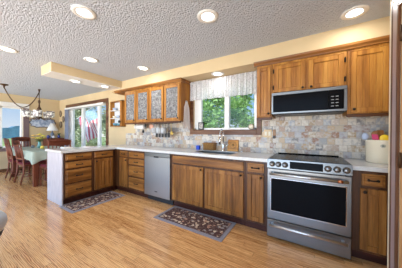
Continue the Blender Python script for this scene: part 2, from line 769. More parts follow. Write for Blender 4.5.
# stone backsplash
ts = MB()
ts.box(-3.60, -1.985, -.010, -.0005, .916, 1.44)
ts.box(-3.98, -3.60, -.010, -.0005, .916, 1.20)
ts.box(-1.985, -.615, -.010, -.0005, .916, 1.195)
ts.box(-.615, XW, -.010, -.0005, .916, 1.50)
struct('wall_backsplash', ts, 'tile')
struct('baseboard_left', MB().box(XF, XF + .015, -5.0, 0, 0, .09, .004), 'casing_x')
struct('baseboard_back', MB().box(SD[1] + .1, -4.2, -.015, 0, 0, .09, .004), 'casing_x')

# kitchen window
w = struct('window_1', MB().box(KW[0], KW[1], .06, .07, KW[2], KW[3]), 'glass')
fr = MB()
x0, x1, z0, z1 = KW
fr.box(x0, x0 + .05, .03, .10, z0, z1, .004)
fr.box(x1 - .05, x1, .03, .10, z0, z1, .004)
fr.box(x0, x1, .03, .10, z0, z0 + .045, .004)
fr.box(x0, x1, .03, .10, z1 - .05, z1, .004)
xm = -1.225
fr.box(xm - .04, xm + .04, .02, .10, z0, z1, .004)
fr.box(x0 + .05, x0 + .15, .035, .09, z0 + .04, z1 - .05, .004)
fr.build('window_frame', 'vinyl', w)
cs = MB()
cs.box(x0 - .075, x0, -.022, 0, z0 - .075, z1 + .075, .004)
cs.box(x1, x1 + .075, -.022, 0, z0 - .075, z1 + .075, .004)
cs.box(x0, x1, -.022, 0, z0 - .075, z0, .004)
cs.box(x0, x1, -.022, 0, z1, z1 + .075, .004)
cs.box(x0, x1, 0, .05, z0 - .001, z0 + .012)
cs.build('window_casing', 'casing_x', w)

# dining window on the far wall
w2 = struct('window_2', MB().box(XF - .09, XF - .08, FW[0], FW[1], FW[2], FW[3]), 'glass')
fr = MB()
y0, y1, z0, z1 = FW
for a, b in ((y0, y0 + .05), (y1 - .045, y1), (-1.50, -1.43), (-2.16, -2.09)):
    fr.box(XF - .11, XF - .04, a, b, z0, z1, .004)
fr.box(XF - .11, XF - .04, y0, y1, z0, z0 + .05, .004)
fr.box(XF - .11, XF - .04, y0, y1, z1 - .04, z1, .004)
fr.build('window_frame', 'vinyl', w2)
cs = MB()
cs.box(XF, XF + .02, y1, y1 + .14, z0 - .1, z1 + .13, .004)
cs.box(XF, XF + .02, y0 - .14, y0, z0 - .1, z1 + .13, .004)
cs.box(XF, XF + .02, y0, y1, z0 - .1, z0, .004)
cs.build('window_casing', 'mauve', w2)
hd = MB().box(XF, XF + .05, y0 - .14, y1 + .14, z1, z1 + .14, .006)
hd.build('window_header', 'white', w2)

# sliding glass door
d1 = struct('door_1', MB().box(SD[0], SD[1], .075, .083, SD[2], SD[3]), 'glass')
fr = MB()
x0, x1, z0, z1 = SD
for a, b in ((x0, x0 + .28), (-6.39, -6.25), (-5.41, -5.30), (x1 - .06, x1)):
    fr.box(a, b, .04, .11, z0, z1, .004)
fr.box(x0, x1, .04, .11, z0, z0 + .09, .004)
fr.box(x0, x1, .04, .11, z1 - .07, z1, .004)
fr.build('door_frame', 'vinyl', d1)
cs = MB()
cs.box(x0 - .10, x0, -.022, 0, 0, z1 + .10, .004)
cs.box(x1, x1 + .10, -.022, 0, 0, z1 + .10, .004)
cs.box(x0, x1, -.022, 0, z1, z1 + .10, .004)
cs.build('door_casing', 'casing_x', d1)
bl = thing('blind_headrail', 'white vertical blind headrail across the top of the sliding glass door', 'blind', (-6.07, -.06, 2.0))
MB().box(x0 + .02, x1 - .02, -.10, -.024, 2.0, 2.06, .008).build('rail', 'white', bl)
st = MB()
for i in range(7):
    st.box(x0 + .035 + i * .02, x0 + .041 + i * .02, -.10, -.03, .15, 2.0)
st.build('vane_stack', plain('blind_vane', srgb(150, 156, 176), .6), bl)

# wooden door in the pantry wall, set deep in a tan wooden jamb
d2 = struct('door_2', MB().box(XD + .078, XD + .118, -2.03, -1.206, .01, 2.02, .002), 'door_wood')
pn = MB()
for za, zb in ((.2, .95), (1.1, 1.88)):
    for ya, yb in ((-1.97, -1.65), (-1.58, -1.26)):
        pn.box(XD + .072, XD + .080, ya, yb, za, zb, .006)
pn.build('door_panel', 'door_wood', d2)
jb = MB()
jb.box(XD, XD + .12, -1.204, -1.190, 0, 2.04, .002)
jb.box(XD, XD + .12, -2.05, -2.036, 0, 2.04, .002)
jb.box(XD, XD + .12, -2.036, -1.204, 2.026, 2.04, .002)
struct('trim_2', jb, 'door_wood')
for z in (.30, 1.05, 1.86):
    hg = MB()
    hg.tube([(XD - .004, -1.206, z - .05), (XD - .004, -1.206, z + .05)], .007)
    hg.box(XD + .001, XD + .035, -1.2065, -1.2035, z - .045, z + .045)
    hg.build('hinge', 'bronze', d2)
cs = MB()
for (ya, yb) in ((-1.190, -1.078), (-2.162, -2.05)):
    cs.box(XD - .012, XD, ya, yb, 0, 2.152, .003)
    cs.box(XD - .015, XD - .010, ya, ya + .022, 0, 2.05, .003)
    cs.box(XD - .015, XD - .010, yb - .022, yb, 0, 2.152, .003)
cs.box(XD - .012, XD, -2.05, -1.190, 2.04, 2.152, .003)
cs.box(XD - .015, XD - .010, -2.162, -1.078, 2.13, 2.152, .003)
tr = struct('trim_1', cs, 'casing')
fl_ = MB()
fl_.box(XD - .0135, XD - .0115, -1.164, -1.104, 0, 2.10)
fl_.box(XD - .0135, XD - .0115, -2.136, -2.076, 0, 2.10)
fl_.box(XD - .0135, XD - .0115, -2.076, -1.164, 2.066, 2.10)
fl_.build('casing_flat', 'mauve_light', tr)


# ------------------------------------------------------------------ cabinets
class Face:
    """cabinet-face frame: u to the right along the face, n out of the face"""
    def __init__(self, o, u, n):
        self.o, self.u, self.n = Vector(o), Vector(u), Vector(n)
        self.ax = 'x' if abs(self.u.x) > .5 else 'y'

    def p(self, u, n, z):
        return self.o + self.u * u + self.n * n + Vector((0, 0, z))

    def box(self, mb, u0, u1, n0, n1, z0, z1, bev=0.0):
        a, b = self.p(u0, n0, z0), self.p(u1, n1, z1)
        mb.box(min(a.x, b.x), max(a.x, b.x), min(a.y, b.y), max(a.y, b.y), min(a.z, b.z), max(a.z, b.z), bev)


BACK = Face((0, YF, 0), (1, 0, 0), (0, -1, 0))
PEN = Face((XP, 0, 0), (0, 1, 0), (1, 0, 0))
UPP = Face((0, -.325, 0), (1, 0, 0), (0, -1, 0))


def pull(F, u, z, parent, w=.075):
    m = MB()
    pts = []
    for i in range(9):
        a = PI * i / 8
        pts.append(F.p(u - w / 2 * math.cos(a), .022 + .022 * math.sin(a), z))
    m.tube(pts, .0055, 8)
    for s in (-1, 1):
        c = F.p(u + s * w / 2, .022, z)
        m.ball(c, .012)
    return m.build('pull_handle', 'black', parent)


def knob(F, u, z, parent):
    m = MB()
    a, b, c = F.p(u, .02, z), F.p(u, .034, z), F.p(u, .042, z)
    m.tube([a, b], .006, 8)
    m.ball(c, .0145)
    return m.build('knob', 'black', parent)


def drawer(F, u0, u1, z0, z1, parent, wd, handle=True):
    m = MB()
    F.box(m, u0, u1, 0, .014, z0, z1, .003)
    F.box(m, u0 + .016, u1 - .016, .010, .021, z0 + .014, z1 - .014, .006)
    d = m.build('drawer', wd + F.ax, parent)
    if handle:
        pull(F, (u0 + u1) / 2, (z0 + z1) / 2, d, min(.09, .4 * (u1 - u0)))
    return d


def door(F, u0, u1, z0, z1, parent, wd, kn=None, glass=False, hinge=None, rail=.052):
    m = MB()
    e = rail
    F.box(m, u0, u0 + e, 0, .020, z0, z1, .004)
    F.box(m, u1 - e, u1, 0, .020, z0, z1, .004)
    F.box(m, u0 + e, u1 - e, 0, .0195, z0, z0 + e, .004)
    F.box(m, u0 + e, u1 - e, 0, .0195, z1 - e, z1, .004)
    if not glass:
        n = max(2, round((u1 - u0 - 2 * e) / .048))
        s = (u1 - u0 - 2 * e) / n
        for i in range(n):
            F.box(m, u0 + e + s * i + .0006, u0 + e + s * (i + 1) - .0006, 0, .011, z0 + e, z1 - e, .002)
        F.box(m, u0 + e, u1 - e, 0, .007, z0 + e, z1 - e)
    d = m.build('door', wd + 'z', parent)
    if glass:
        g = MB()
        F.box(g, u0 + e - .004, u1 - e + .004, .006, .011, z0 + e - .004, z1 - e + .004)
        g.build('pane', 'rain_glass', d)
    if kn:
        knob(F, kn[0], kn[1], d)
    if hinge is not None:
        for z in (z0 + .07, z1 - .07):
            h = MB()
            F.box(h, hinge - .008, hinge + .008, -.001, .018, z - .025, z + .025, .003)
            F.box(h, hinge - .004, hinge + .004, .014, .024, z - .03, z + .03, .003)
            h.build('hinge', 'black', d)
    return d


ZB, ZT = .105, .872     # base carcass


def base_cabinet(F, u0, u1, depth, label, wd='base_', stiles=(.02, .02), toe=True, open_mid=None):
    c = F.p((u0 + u1) / 2, 0, 0)
    root = thing('base_cabinet', label, 'cabinet', c, 0, 'base cabinets')
    m = MB()
    # carcass with face frame
    F.box(m, u0 + .001, u0 + .019, -depth, -.018, ZB, ZT)
    F.box(m, u1 - .019, u1 - .001, -depth, -.018, ZB, ZT)
    F.box(m, u0 + .019, u1 - .019, -depth, -.018, ZB, ZB + .018)
    F.box(m, u0 + .019, u1 - .019, -depth, -depth + .01, ZB, ZT)
    F.box(m, u0 + .001, u1 - .001, -.018, 0, ZB, ZT, .002)
    m.build('cabinet_body', 'frame_z', root)
    t_ = MB()
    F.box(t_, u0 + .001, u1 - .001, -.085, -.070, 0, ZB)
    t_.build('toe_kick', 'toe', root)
    return root


# peninsula
p1 = base_cabinet(PEN, YPE + .005, -1.09, .60, 'bank of four wide drawers at the free end of the peninsula')
for z0, z1 in ((.745, .850), (.605, .715), (.365, .580), (.135, .340)):
    drawer(PEN, YPE + .03, -1.115, z0, z1, p1, 'base_')
p2 = base_cabinet(PEN, -1.09, YF - .022, .60, 'peninsula base cabinet with one drawer over one door, beside the inner corner')
drawer(PEN, -1.06, -.70, .735, .845, p2, 'base_')
door(PEN, -1.06, -.70, .135, .710, p2, 'base_', kn=(-1.035, .675))
ep = tag(MB().box(XPB - .005, XP - .01, YPE - .018, YPE + .002, 0, .872, .002).build('end_panel', 'panel_grey'),
         'pale grey panel covering the free end of the peninsula', 'panel')

# back run
c1 = base_cabinet(BACK, XP + .022, -3.03, .60, 'narrow one-drawer one-door base cabinet in the inner corner beside the peninsula')
drawer(BACK, -3.30, -3.045, .735, .845, c1, 'base_')
door(BACK, -3.30, -3.045, .135, .710, c1, 'base_', kn=(-3.07, .675))
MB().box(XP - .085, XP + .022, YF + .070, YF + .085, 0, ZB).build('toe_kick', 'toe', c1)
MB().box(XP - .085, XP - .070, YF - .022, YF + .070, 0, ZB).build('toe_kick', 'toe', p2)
MB().box(XP + .0005, XP + .021, YF + .001, YF + .0215, ZB, ZT).build('corner_post', 'frame_z', c1)
MB().box(XP - .02, XP - .0005, YF - .021, YF + .018, ZB, ZT).build('corner_post', 'frame_z', p2)
c2 = base_cabinet(BACK, -3.03, -2.545, .60, 'stack of four drawers left of the dishwasher')
for z0, z1 in ((.735, .845), (.600, .710), (.375, .575), (.140, .350)):
    drawer(BACK, -3.005, -2.565, z0, z1, c2, 'base_')
c3 = base_cabinet(BACK, -1.925, -.685, .60, 'wide double-door base cabinet under the sink')
drawer(BACK, -1.885, -.705, .735, .845, c3, 'base_', False)
door(BACK, -1.885, -1.305, .135, .710, c3, 'base_', kn=(-1.335, .680))
door(BACK, -1.275, -.705, .135, .710, c3, 'base_', kn=(-.735, .680))
c4 = base_cabinet(BACK, -.685, R0 - .004, .60, 'narrow base cabinet between the sink cabinet and the range')
drawer(BACK, -.655, -.455, .735, .845, c4, 'base_')
door(BACK, -.655, -.455, .135, .710, c4, 'base_', kn=(-.485, .680))
c5 = base_cabinet(BACK, R1 + .004, XW - .005, .60, 'base cabinet right of the range, below the crock')
drawer(BACK, .425, .585, .735, .845, c5, 'base_')
door(BACK, .415, .595, .135, .710, c5, 'base_', kn=(.445, .680))
vt = MB()
vt.box(-1.02, -.72, -.556, -.550, .02, .095, .003)
for i in range(6):
    vt.box(-1.0, -.74, -.560, -.555, .03 + i * .01, .034 + i * .01)
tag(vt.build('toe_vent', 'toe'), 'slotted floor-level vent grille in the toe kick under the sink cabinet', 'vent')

# countertops
SK = (-1.60, -.94, -.50, -.14)     # sink cut-out
ct = MB()
yF = YF - .03
ct.box(XPB - .03, XP + .03, YPE - .045, yF, .8735, .915, .004)
ct.box(XPB - .03, SK[0], yF, -.0105, .8735, .915, .004)
ct.box(SK[0], SK[1], yF, SK[2], .8735, .915, .004)
ct.box(SK[0], SK[1], SK[3], -.0105, .8735, .915, .004)
ct.box(SK[1], R0 - .003, yF, -.0105, .8735, .915, .004)
tag(ct.build('countertop', 'quartz'), 'long white L-shaped countertop over the peninsula and sink run', 'countertop')
tag(MB().box(R1 + .003, XW - .002, yF, -.0105, .8735, .915, .004).build('countertop', 'quartz'),
    'short white countertop right of the range under the crock', 'countertop')
sk = MB()
a, b, c, d = SK
sk.box(a + .001, a + .010, c + .001, d - .001, .70, .905)
sk.box(b - .010, b - .001, c + .001, d - .001, .70, .905)
sk.box(a + .010, b - .010, c + .001, c + .010, .70, .905)
sk.box(a + .010, b - .010, d - .010, d - .001, .70, .905)
sk.box(a + .001, b - .001, c + .001, d - .001, .69, .70)
sink = thing('kitchen_sink', 'stainless steel sink bowl set into the counter under the window', 'sink', ((a + b) / 2, (c + d) / 2, .69))
sk.build('bowl', 'steel', sink)
MB().lathe([(0, .702), (.04, .702), (.045, .700)], ((a + b) / 2, -.3, 0)).build('drain', 'chrome', sink)
# faucet
fc = thing('faucet', 'chrome gooseneck faucet behind the sink under the window', 'faucet', (-1.235, -.085, .915))
m = MB().lathe([(0, .915), (.03, .915), (.028, .925), (.02, .94), (.019, 1.02), (.016, 1.06)], (-1.235, -.085, 0), 18)
m.build('faucet_base', 'chrome', fc)
pts = [(-1.235, -.085, 1.04), (-1.235, -.085, 1.18)]
for i in range(1, 10):
    a = PI * i / 9
    pts.append((-1.235 + .01 * i / 9, -.085 - .075 * (1 - math.cos(a)), 1.18 + .095 * math.sin(a)))
pts += [(-1.225, -.237, 1.12)]
MB().tube(pts, .0125, 12).build('spout', 'chrome', fc)
MB().tube([(-1.225, -.237, 1.14), (-1.225, -.238, 1.10), (-1.225, -.238, 1.03)], [.015, .019, .017], 12).build('spray_head', 'chrome', fc)
MB().tube([(-1.215, -.085, .985), (-1.185, -.09, .995), (-1.135, -.10, 1.03)], [.011, .008, .006]).build('lever', 'chrome', fc)
sd = thing('soap_dispenser', 'small chrome soap dispenser on the counter right of the faucet', 'soap dispenser', (-.90, -.10, .915))
MB().lathe([(0, .915), (.022, .915), (.02, .93), (.009, .935), (.009, .975)], (-.90, -.10, 0), 14).build('base', 'chrome', sd)
MB().tube([(-.90, -.10, .972), (-.90, -.105, .985), (-.92, -.15, .985), (-.925, -.16, .975)], .008).build('nozzle', 'chrome', sd)

# dishwasher
dx0, dx1 = -2.541, -1.929
dish = thing('dishwasher', 'stainless steel dishwasher between the drawer stack and the sink cabinet', 'dishwasher', (-2.235, -.35, 0))
MB().box(dx0 + .005, dx1 - .005, -.60, -.05, .09, .868).build('tub', 'dark_plastic', dish)
MB().box(dx0, dx1, -.645, -.602, .11, .800, .005).build('door', 'steel_v', dish)
MB().box(dx0, dx1, -.647, -.602, .803, .868, .005).build('control_strip', 'steel', dish)
MB().box(-2.30, -2.185, -.650, -.646, .785, .812, .004).build('badge', 'dark_plastic', dish)
MB().box(-2.275, -2.215, -.6475, -.6445, .190, .205, .001).build('logo_plate', 'dark_plastic', dish)
MB().box(dx0 + .005, dx1 - .005, -.56, -.545, .0, .088).build('toe_kick', 'dark_plastic', dish)

# range
rg = thing('kitchen_range', 'stainless steel slide-in range with black oven window below the microwave', 'range', ((R0 + R1) / 2, -.35, 0))
m = MB()
m.box(R0 + .004, R1 - .004, -.62, -.02, .03, .905)
for sx in (R0 + .05, R1 - .05):
    for sy in (-.58, -.08):
        m.lathe([(.02, 0), (.02, .03)], (sx, sy, 0), 10)
m.build('range_body', 'steel_v', rg)
ck = MB().box(R0 + .001, R1 - .001, -.655, -.015, .905, .926, .004)
ck.box(R0 + .03, R1 - .03, -.05, -.018, .926, .938, .004)
ckt = ck.build('cooktop', 'black_glass', rg)
for (ex, ey, er) in ((-.22, -.48, .105), (.17, -.48, .085), (-.22, -.20, .075), (.17, -.20, .105)):
    m = MB()
    n = 32
    m.ring([[(ex + r * math.cos(2 * PI * i / n), ey + r * math.sin(2 * PI * i / n), .9268) for i in range(n)] for r in (er - .005, er)], False)
    m.build('burner_ring', plain('burner_mark', (.10, .10, .105), .3), ckt)
# sloped control panel
cp = MB()
cp.prism([(R0, -.680, .822), (R0, -.668, .922), (R0, -.60, .922), (R0, -.60, .822)], (R1 - R0, 0, 0))
cpo = cp.build('control_panel', 'steel', rg)
tl = math.atan2(.012, .10)
mt = Matrix.Translation((-.025, -.675, .868)) @ Matrix.Rotation(-tl, 4, 'X')
MB().box(-.150, .150, -.003, .003, -.036, .040, .001, mtx=mt).build('display', 'black_glass', rg)
for kx in (-.355, -.290, -.222, .165, .237, .309):
    m = MB()
    c = Vector((kx, -.6745, .868))
    m.lathe([(0.0, 0), (.031, 0), (.031, .006), (.025, .010), (.024, .036), (.021, .040), (0, .040)], c, 20, axis='y')
    k = m.build('control_knob', 'steel', rg)
    MB().box(kx - .0025, kx + .0025, -.7165, -.714, .870, .890).build('pointer', 'dark_plastic', k)
od = MB()
dz0, dz1 = .238, .815
od.box(R0 + .001, R1 - .001, -.680, -.622, dz0, dz1, .006)
odo = od.build('oven_door', 'steel', rg)
odg = MB()
odg.box(R0 + .045, R1 - .045, -.6835, -.679, .335, .705, .003)
odg.build('oven_window', 'black_glass', odo)
fr = MB()
for (xa, xb, za, zb) in ((R0 + .038, R0 + .046, .328, .712), (R1 - .046, R1 - .038, .328, .712), (R0 + .038, R1 - .038, .328, .336), (R0 + .038, R1 - .038, .704, .712)):
    fr.box(xa, xb, -.686, -.679, za, zb, .002)
fr.build('window_trim', 'chrome', odo)


def bar_handle(z, parent, inset=.035):
    m = MB()
    m.tube([(R0 + inset, -.735, z), (R1 - inset, -.735, z)], .0135, 14)
    for hx in (R0 + inset + .03, R1 - inset - .03):
        m.box(hx - .012, hx + .012, -.735, -.679, z - .010, z + .010, .003)
    h = m.build('handle', 'satin', parent)
    return h


hh = bar_handle(.765, odo)
e = MB()
e.tube([(R1 - .115, -.735, .765), (R1 - .075, -.735, .765)], .0142, 14)
eo = e.build('copper_band', 'copper', odo)
eo['label'] = 'copper band near the right end of the oven handle'
rd = MB().box(R0 + .001, R1 - .001, -.680, -.622, .030, .228, .006).build('warming_drawer', 'steel', rg)
bar_handle(.188, rd)

# microwave
mw = thing('microwave', 'stainless steel microwave mounted over the range', 'microwave', ((R0 + R1) / 2, -.2, 1.465))
mx0, mx1 = R0 - .006, R1 - .002
MB().box(mx0, mx1, -.375, -.02, 1.465, 1.738).build('microwave_body', 'dark_plastic', mw)
m = MB()
m.box(mx0, mx1, -.400, -.375, 1.700, 1.738, .004)
m.box(mx0, mx1, -.400, -.375, 1.465, 1.490, .004)
m.box(mx0, mx0 + .022, -.400, -.375, 1.490, 1.700, .003)
m.box(mx1 - .03, mx1, -.400, -.375, 1.490, 1.700, .003)
m.build('front_frame', 'steel', mw)
MB().box(mx0 + .022, mx0 + .60, -.403, -.376, 1.490, 1.700, .003).build('door', 'black_glass', mw)
MB().box(mx0 + .602, mx1 - .03, -.402, -.376, 1.490, 1.700, .003).build('control_panel', 'black_glass', mw)
m = MB()
for i in range(4):
    for j in range(2):
        m.box(mx0 + .625 + j * .04, mx0 + .65 + j * .04, -.4035, -.4015, 1.52 + i * .035, 1.528 + i * .035)
m.build('touch_marks', 'grey_plastic', mw)
m = MB().box(mx0 + .02, mx1 - .02, -.36, -.05, 1.458, 1.465)
m.build('vent_panel', 'black', mw)


# ------------------------------------------------------------------ wall cabinets
UB, UT = 1.435, 2.142


def wall_cabinet(u0, u1, z0, z1, label, back=True):
    root = thing('wall_cabinet', label, 'cabinet', ((u0 + u1) / 2, -.16, z0), 0, 'wall cabinets')
    m = MB()
    F = UPP
    dp = .313
    F.box(m, u0 + .001, u0 + .019, -dp, -.018, z0, z1)
    F.box(m, u1 - .019, u1 - .001, -dp, -.018, z0, z1)
    F.box(m, u0 + .019, u1 - .019, -dp, -.018, z0, z0 + .018)
    F.box(m, u0 + .019, u1 - .019, -dp, -.018, z1 - .018, z1)
    F.box(m, u0 + .019, u1 - .019, -dp, -dp + .008, z0, z1)
    # face frame
    F.box(m, u0 + .001, u0 + .030, -.018, 0, z0, z1, .002)
    F.box(m, u1 - .030, u1 - .001, -.018, 0, z0, z1, .002)
    F.box(m, u0 + .030, u1 - .030, -.018, 0, z0, z0 + .030, .002)
    F.box(m, u0 + .030, u1 - .030, -.018, 0, z1 - .030, z1, .002)
    m.build('cabinet_body', 'oak_z', root)
    return root


lx0, lx1 = -3.565, -1.965
gl = wall_cabinet(lx0, lx1, UB, UT, 'long wall cabinet with four textured-glass doors left of the window')
m = MB()
for i in (1, 2, 3):
    u = lx0 + i * (lx1 - lx0) / 4
    UPP.box(m, u - .02, u + .02, -.018, 0, UB + .03, UT - .03)
m.build('mullion', 'base_z', gl)
MB().box(lx0 + .02, lx1 - .02, -.30, -.02, 1.77, 1.785).build('shelf', 'oak_x', gl)
cw = (lx1 - lx0) / 4
for i in range(4):
    a, b = lx0 + i * cw + .012, lx0 + (i + 1) * cw - .012
    kx = b - .028 if i in (0, 2) else a + .028
    if i in (1, 3):
        kx = b - .028
    door(UPP, a, b, UB + .012, UT - .038, gl, 'oak_', kn=(kx, UB + .05), glass=True, rail=.05)
# dishes on the lower shelf, seen blurred through the glass

u1c = wall_cabinet(-.625, R0 - .012, UB, UT, 'narrow single-door wall cabinet between the window and the microwave')
door(UPP, -.612, R0 - .030, UB + .012, UT - .038, u1c, 'oak_', kn=(R0 - .05, UB + .045), rail=.042)
u2c = wall_cabinet(R0 - .010, R1 + .002, 1.742, UT, 'short two-door wall cabinet directly above the microwave')
m = MB()
UPP.box(m, -.045, -.005, -.018, 0, 1.772, UT - .03)
m.build('mullion', 'oak_z', u2c)
door(UPP, R0 + .015, -.040, 1.752, UT - .038, u2c, 'oak_', kn=(-.068, 1.775), hinge=R0 + .006)
door(UPP, -.008, R1 - .025, 1.752, UT - .038, u2c, 'oak_', kn=(.020, 1.775), hinge=R1 - .016)
u3c = wall_cabinet(R1 + .004, XW - .005, UB, UT, 'tall wall cabinet right of the microwave above the crock')
door(UPP, .382, .690, UB + .012, UT - .038, u3c, 'oak_', kn=(.412, UB + .045))

# crown mouldings, light rails
cr1 = MB()


def crown(mb, xa, xb, ret=None):
    prof = [(-.325, UT), (-.340, UT), (-.345, UT + .012), (-.362, UT + .034), (-.366, UT + .056), (-.300, UT + .056)]
    mb.prism([(xa, y, z) for y, z in prof], (xb - xa, 0, 0))


crown(cr1, -3.93, lx1 + .03)
cr1.prism([(lx1 - .01, -.30, UT), (lx1 + .005, -.30, UT), (lx1 + .03, -.30, UT + .036), (lx1 + .03, -.30, UT + .056), (lx1 - .01, -.30, UT + .056)], (0, .30, 0))
cr1.box(-3.93, lx0, -.33, 0, UT, UT + .02)
struct('trim_3', cr1, 'base_x')
cr2 = MB()
crown(cr2, -.66, XW)
struct('trim_4', cr2, 'base_x')
lr = MB().box(lx0, lx1, -.327, -.305, UB - .035, UB - .0005, .003)
struct('trim_5', lr, 'frame_x')
lr = MB().box(-.625, R0 - .012, -.327, -.305, UB - .035, UB - .0005, .003)
lr.box(R1 + .004, XW, -.327, -.305, UB - .035, UB - .0005, .003)
struct('trim_6', lr, 'frame_x')


# ------------------------------------------------------------------ ceiling lights
LIGHTS = [
    (-1.89, -1.95, ZC, 'recessed ceiling light at upper left, nearest over the open floor'),
    (-.88, -1.27, ZC, 'recessed ceiling light at top middle, in front of the sink'),
    (.37, -.58, ZC, 'recessed ceiling light at upper right, in front of the tall wall cabinet'),
    (-3.67, -2.13, ZC, 'recessed ceiling light at the far left edge of the photo'),
    (-3.02, -1.32, ZC, 'recessed ceiling light just right of the bulkhead, toward its free end'),
    (-2.59, -.63, ZC, 'recessed ceiling light nearest the glass-door wall cabinet'),
    (-1.29, -.20, ZS, 'recessed light in the soffit above the window valance'),
    (-3.98, -1.14, ZBH, 'recessed light under the bulkhead, nearer its free end'),
    (-3.86, -.62, ZBH, 'recessed light under the bulkhead, nearer the wall cabinets'),
]
proto = None
for i, (x, y, z, lab) in enumerate(LIGHTS):
    if proto is None:
        proto = thing('recessed_light', lab, 'light', (x, y, z), 0, 'recessed ceiling lights')
        MB().lathe([(.064, -.002), (.108, -.002), (.106, -.009), (.082, -.015), (.064, -.008)], (x, y, z), 32, close=False).build('trim_ring', 'white', proto)
        MB().lathe([(0, -.007), (.045, -.007), (.066, -.005), (.066, -.001), (0, -.001)], (x, y, z), 28).build('lens', 'lens', proto)
    else:
        dup(proto, (x, y, z), None, lab)
    ld = bpy.data.lights.new('lamp', 'AREA')
    ld.shape = 'DISK'
    ld.size = .085
    ld.energy = LAMP_W * (1 if z == ZC else .35)
    ld.color = (1.0, .97, .94)
    lo = bpy.data.objects.new('lamp', ld)
    COL.objects.link(lo)
    lo.location = (x, y, z - .013)


# ------------------------------------------------------------------ rugs
def rug(x0, x1, y0, y1, label):
    r = thing('rug', label, 'rug', ((x0 + x1) / 2, (y0 + y1) / 2, 0), 0, 'floral kitchen rugs')
    MB().box(x0, x1, y0, y1, .0005, .009, .003).build('border', 'rug_border', r)
    MB().box(x0 + .055, x1 - .055, y0 + .055, y1 - .055, .006, .0105, .001).build('field', 'rug', r)
    m = MB()
    for a in (0, .012):
        X0, X1, Y0, Y1 = x0 + .04 + a, x1 - .04 - a, y0 + .04 + a, y1 - .04 - a
    m.box(X0 - .006, X1 + .006, Y0 - .006, Y0, .006, .0112)
    m.box(X0 - .006, X1 + .006, Y1, Y1 + .006, .006, .0112)
    m.box(X0 - .006, X0, Y0, Y1, .006, .0112)
    m.box(X1, X1 + .006, Y0, Y1, .006, .0112)
    m.build('edge_stripe', 'rug_edge', r)


rug(-1.89, -.82, -1.04, -.56, 'dark floral rug with grey border on the floor in front of the sink')
rug(-3.49, -3.01, -1.60, -.70, 'dark floral rug with grey border along the peninsula drawers')

# ------------------------------------------------------------------ window dressing and sill things
vr = thing('curtain_rod', 'thin wooden curtain rod holding the valance under the soffit', 'curtain rod', (-1.3, -.06, 2.15))
MB().tube([(-1.955, -.045, 2.155), (-.64, -.045, 2.155)], .009, 10).build('rod', 'casing_x', vr)
m = MB()
for x in (-1.94, -.655):
    m.box(x - .008, x + .008, -.055, -.0225, 2.145, 2.153)
m.build('bracket', 'casing_x', vr)


def val_fn(u, v):
    x = -1.945 + u * 1.295
    z = 2.185 - v * (.355 + .005 * math.sin(u * 40))
    amp = .016 + .016 * v
    gather = math.sin(u * 2 * PI * 26) + .5 * math.sin(u * 2 * PI * 41 + 1)
    y = -.062 - .012 * v + amp * gather * .6 - (.012 if .05 < v < .12 else 0)
    return Vector((x, y, z))


tag(MB().grid(val_fn, 300, 14).build('valance', 'lace'), 'white gathered sheer valance across the top of the kitchen window', 'valance')
# framed photo on the sill
pf = thing('photo_frame', 'small dark-framed photo standing in the left corner of the window sill', 'photo frame', (-1.735, .0, 1.277))
m = MB()
fx0, fx1, fz0, fz1 = -1.80, -1.68, 1.2775, 1.42
for (a, b, c, d) in ((fx0, fx0 + .018, fz0, fz1), (fx1 - .018, fx1, fz0, fz1), (fx0, fx1, fz0, fz0 + .018), (fx0, fx1, fz1 - .018, fz1)):
    m.box(a, b, .002, .016, c, d, .002)
m.build('frame', 'dark_plastic', pf)
t = NT('faded_photo')
t.base(t.ramp(t.noise(t.coord(), 40, 3), [(.4, srgb(110, 104, 100)), (.5, srgb(206, 200, 190)), (.65, srgb(150, 120, 100))]))
MAT['photo'] = t.m
MB().box(fx0 + .016, fx1 - .016, .006, .012, fz0 + .016, fz1 - .016).build('picture', 'photo', pf)
og = thing('sill_ornament', 'small round pale ornament with a dark rim in the right corner of the window sill', 'ornament', (-.79, .012, 1.277))
m = MB().lathe([(0, .008), (.040, .008), (.040, -.004), (0, -.004)], (-.79, .012, 1.322), 22, axis='y')
m.build('disc', 'ceramic', og)
m = MB()
n = 22
m.tube([(-.79 + .042 * math.cos(2 * PI * i / n), .010, 1.322 + .042 * math.sin(2 * PI * i / n)) for i in range(n + 1)], .006, 8)
m.box(-.81, -.77, .0, .022, 1.2775, 1.284, .002)
m.build('rim', 'bronze', og)

# counter things under the window
m = MB()
m.box(-1.755, -1.685, -.14, -.09, .9155, .99, .006)
sp = tag(m.build('sponge_box', plain('blue_plastic', srgb(24, 70, 190), .4)), 'bright blue small tub on the counter below the window corner', 'tub')
b = thing('soap_bottle', 'clear bottle with white pump between the blue tub and the wicker basket', 'bottle', (-1.63, -.09, .9155))
MB().lathe([(0, .9155), (.024, .9155), (.026, .93), (.026, 1.0), (.010, 1.03), (.010, 1.04)], (-1.63, -.09, 0), 16).build('body', 'clear', b)
MB().lathe([(0, 1.04), (.013, 1.04), (.013, 1.06), (.005, 1.062), (.005, 1.08), (0, 1.08)], (-1.63, -.09, 0), 12).build('pump', 'white', b)
t = NT('wicker')
wv = t.n('TexWave', wave_type='BANDS', bands_direction='Z')
t.l(t.coord(), wv.inputs['Vector'])
wv.inputs['Scale'].default_value = 32
ck2 = t.n('TexChecker')
t.l(t.coord((40, 40, 60)), ck2.inputs['Vector'])
ck2.inputs['Scale'].default_value = 1
t.base(t.mix(t.math('MULTIPLY', ck2.outputs[1], .6), t.ramp(wv.outputs[1], [(.2, srgb(120, 78, 36)), (.7, srgb(206, 160, 92))]), srgb(150, 100, 50)))
t.bump(wv.outputs[1], .7, .01)
MAT['wicker'] = t.m
bk = thing('wicker_basket', 'golden wicker basket on the counter left of the faucet', 'basket', (-1.49, -.095, .9155))
m = MB()
m.box(-1.60, -1.385, -.155, -.035, .9155, 1.035, .02, 2)
m.build('basket_body', 'wicker', bk)
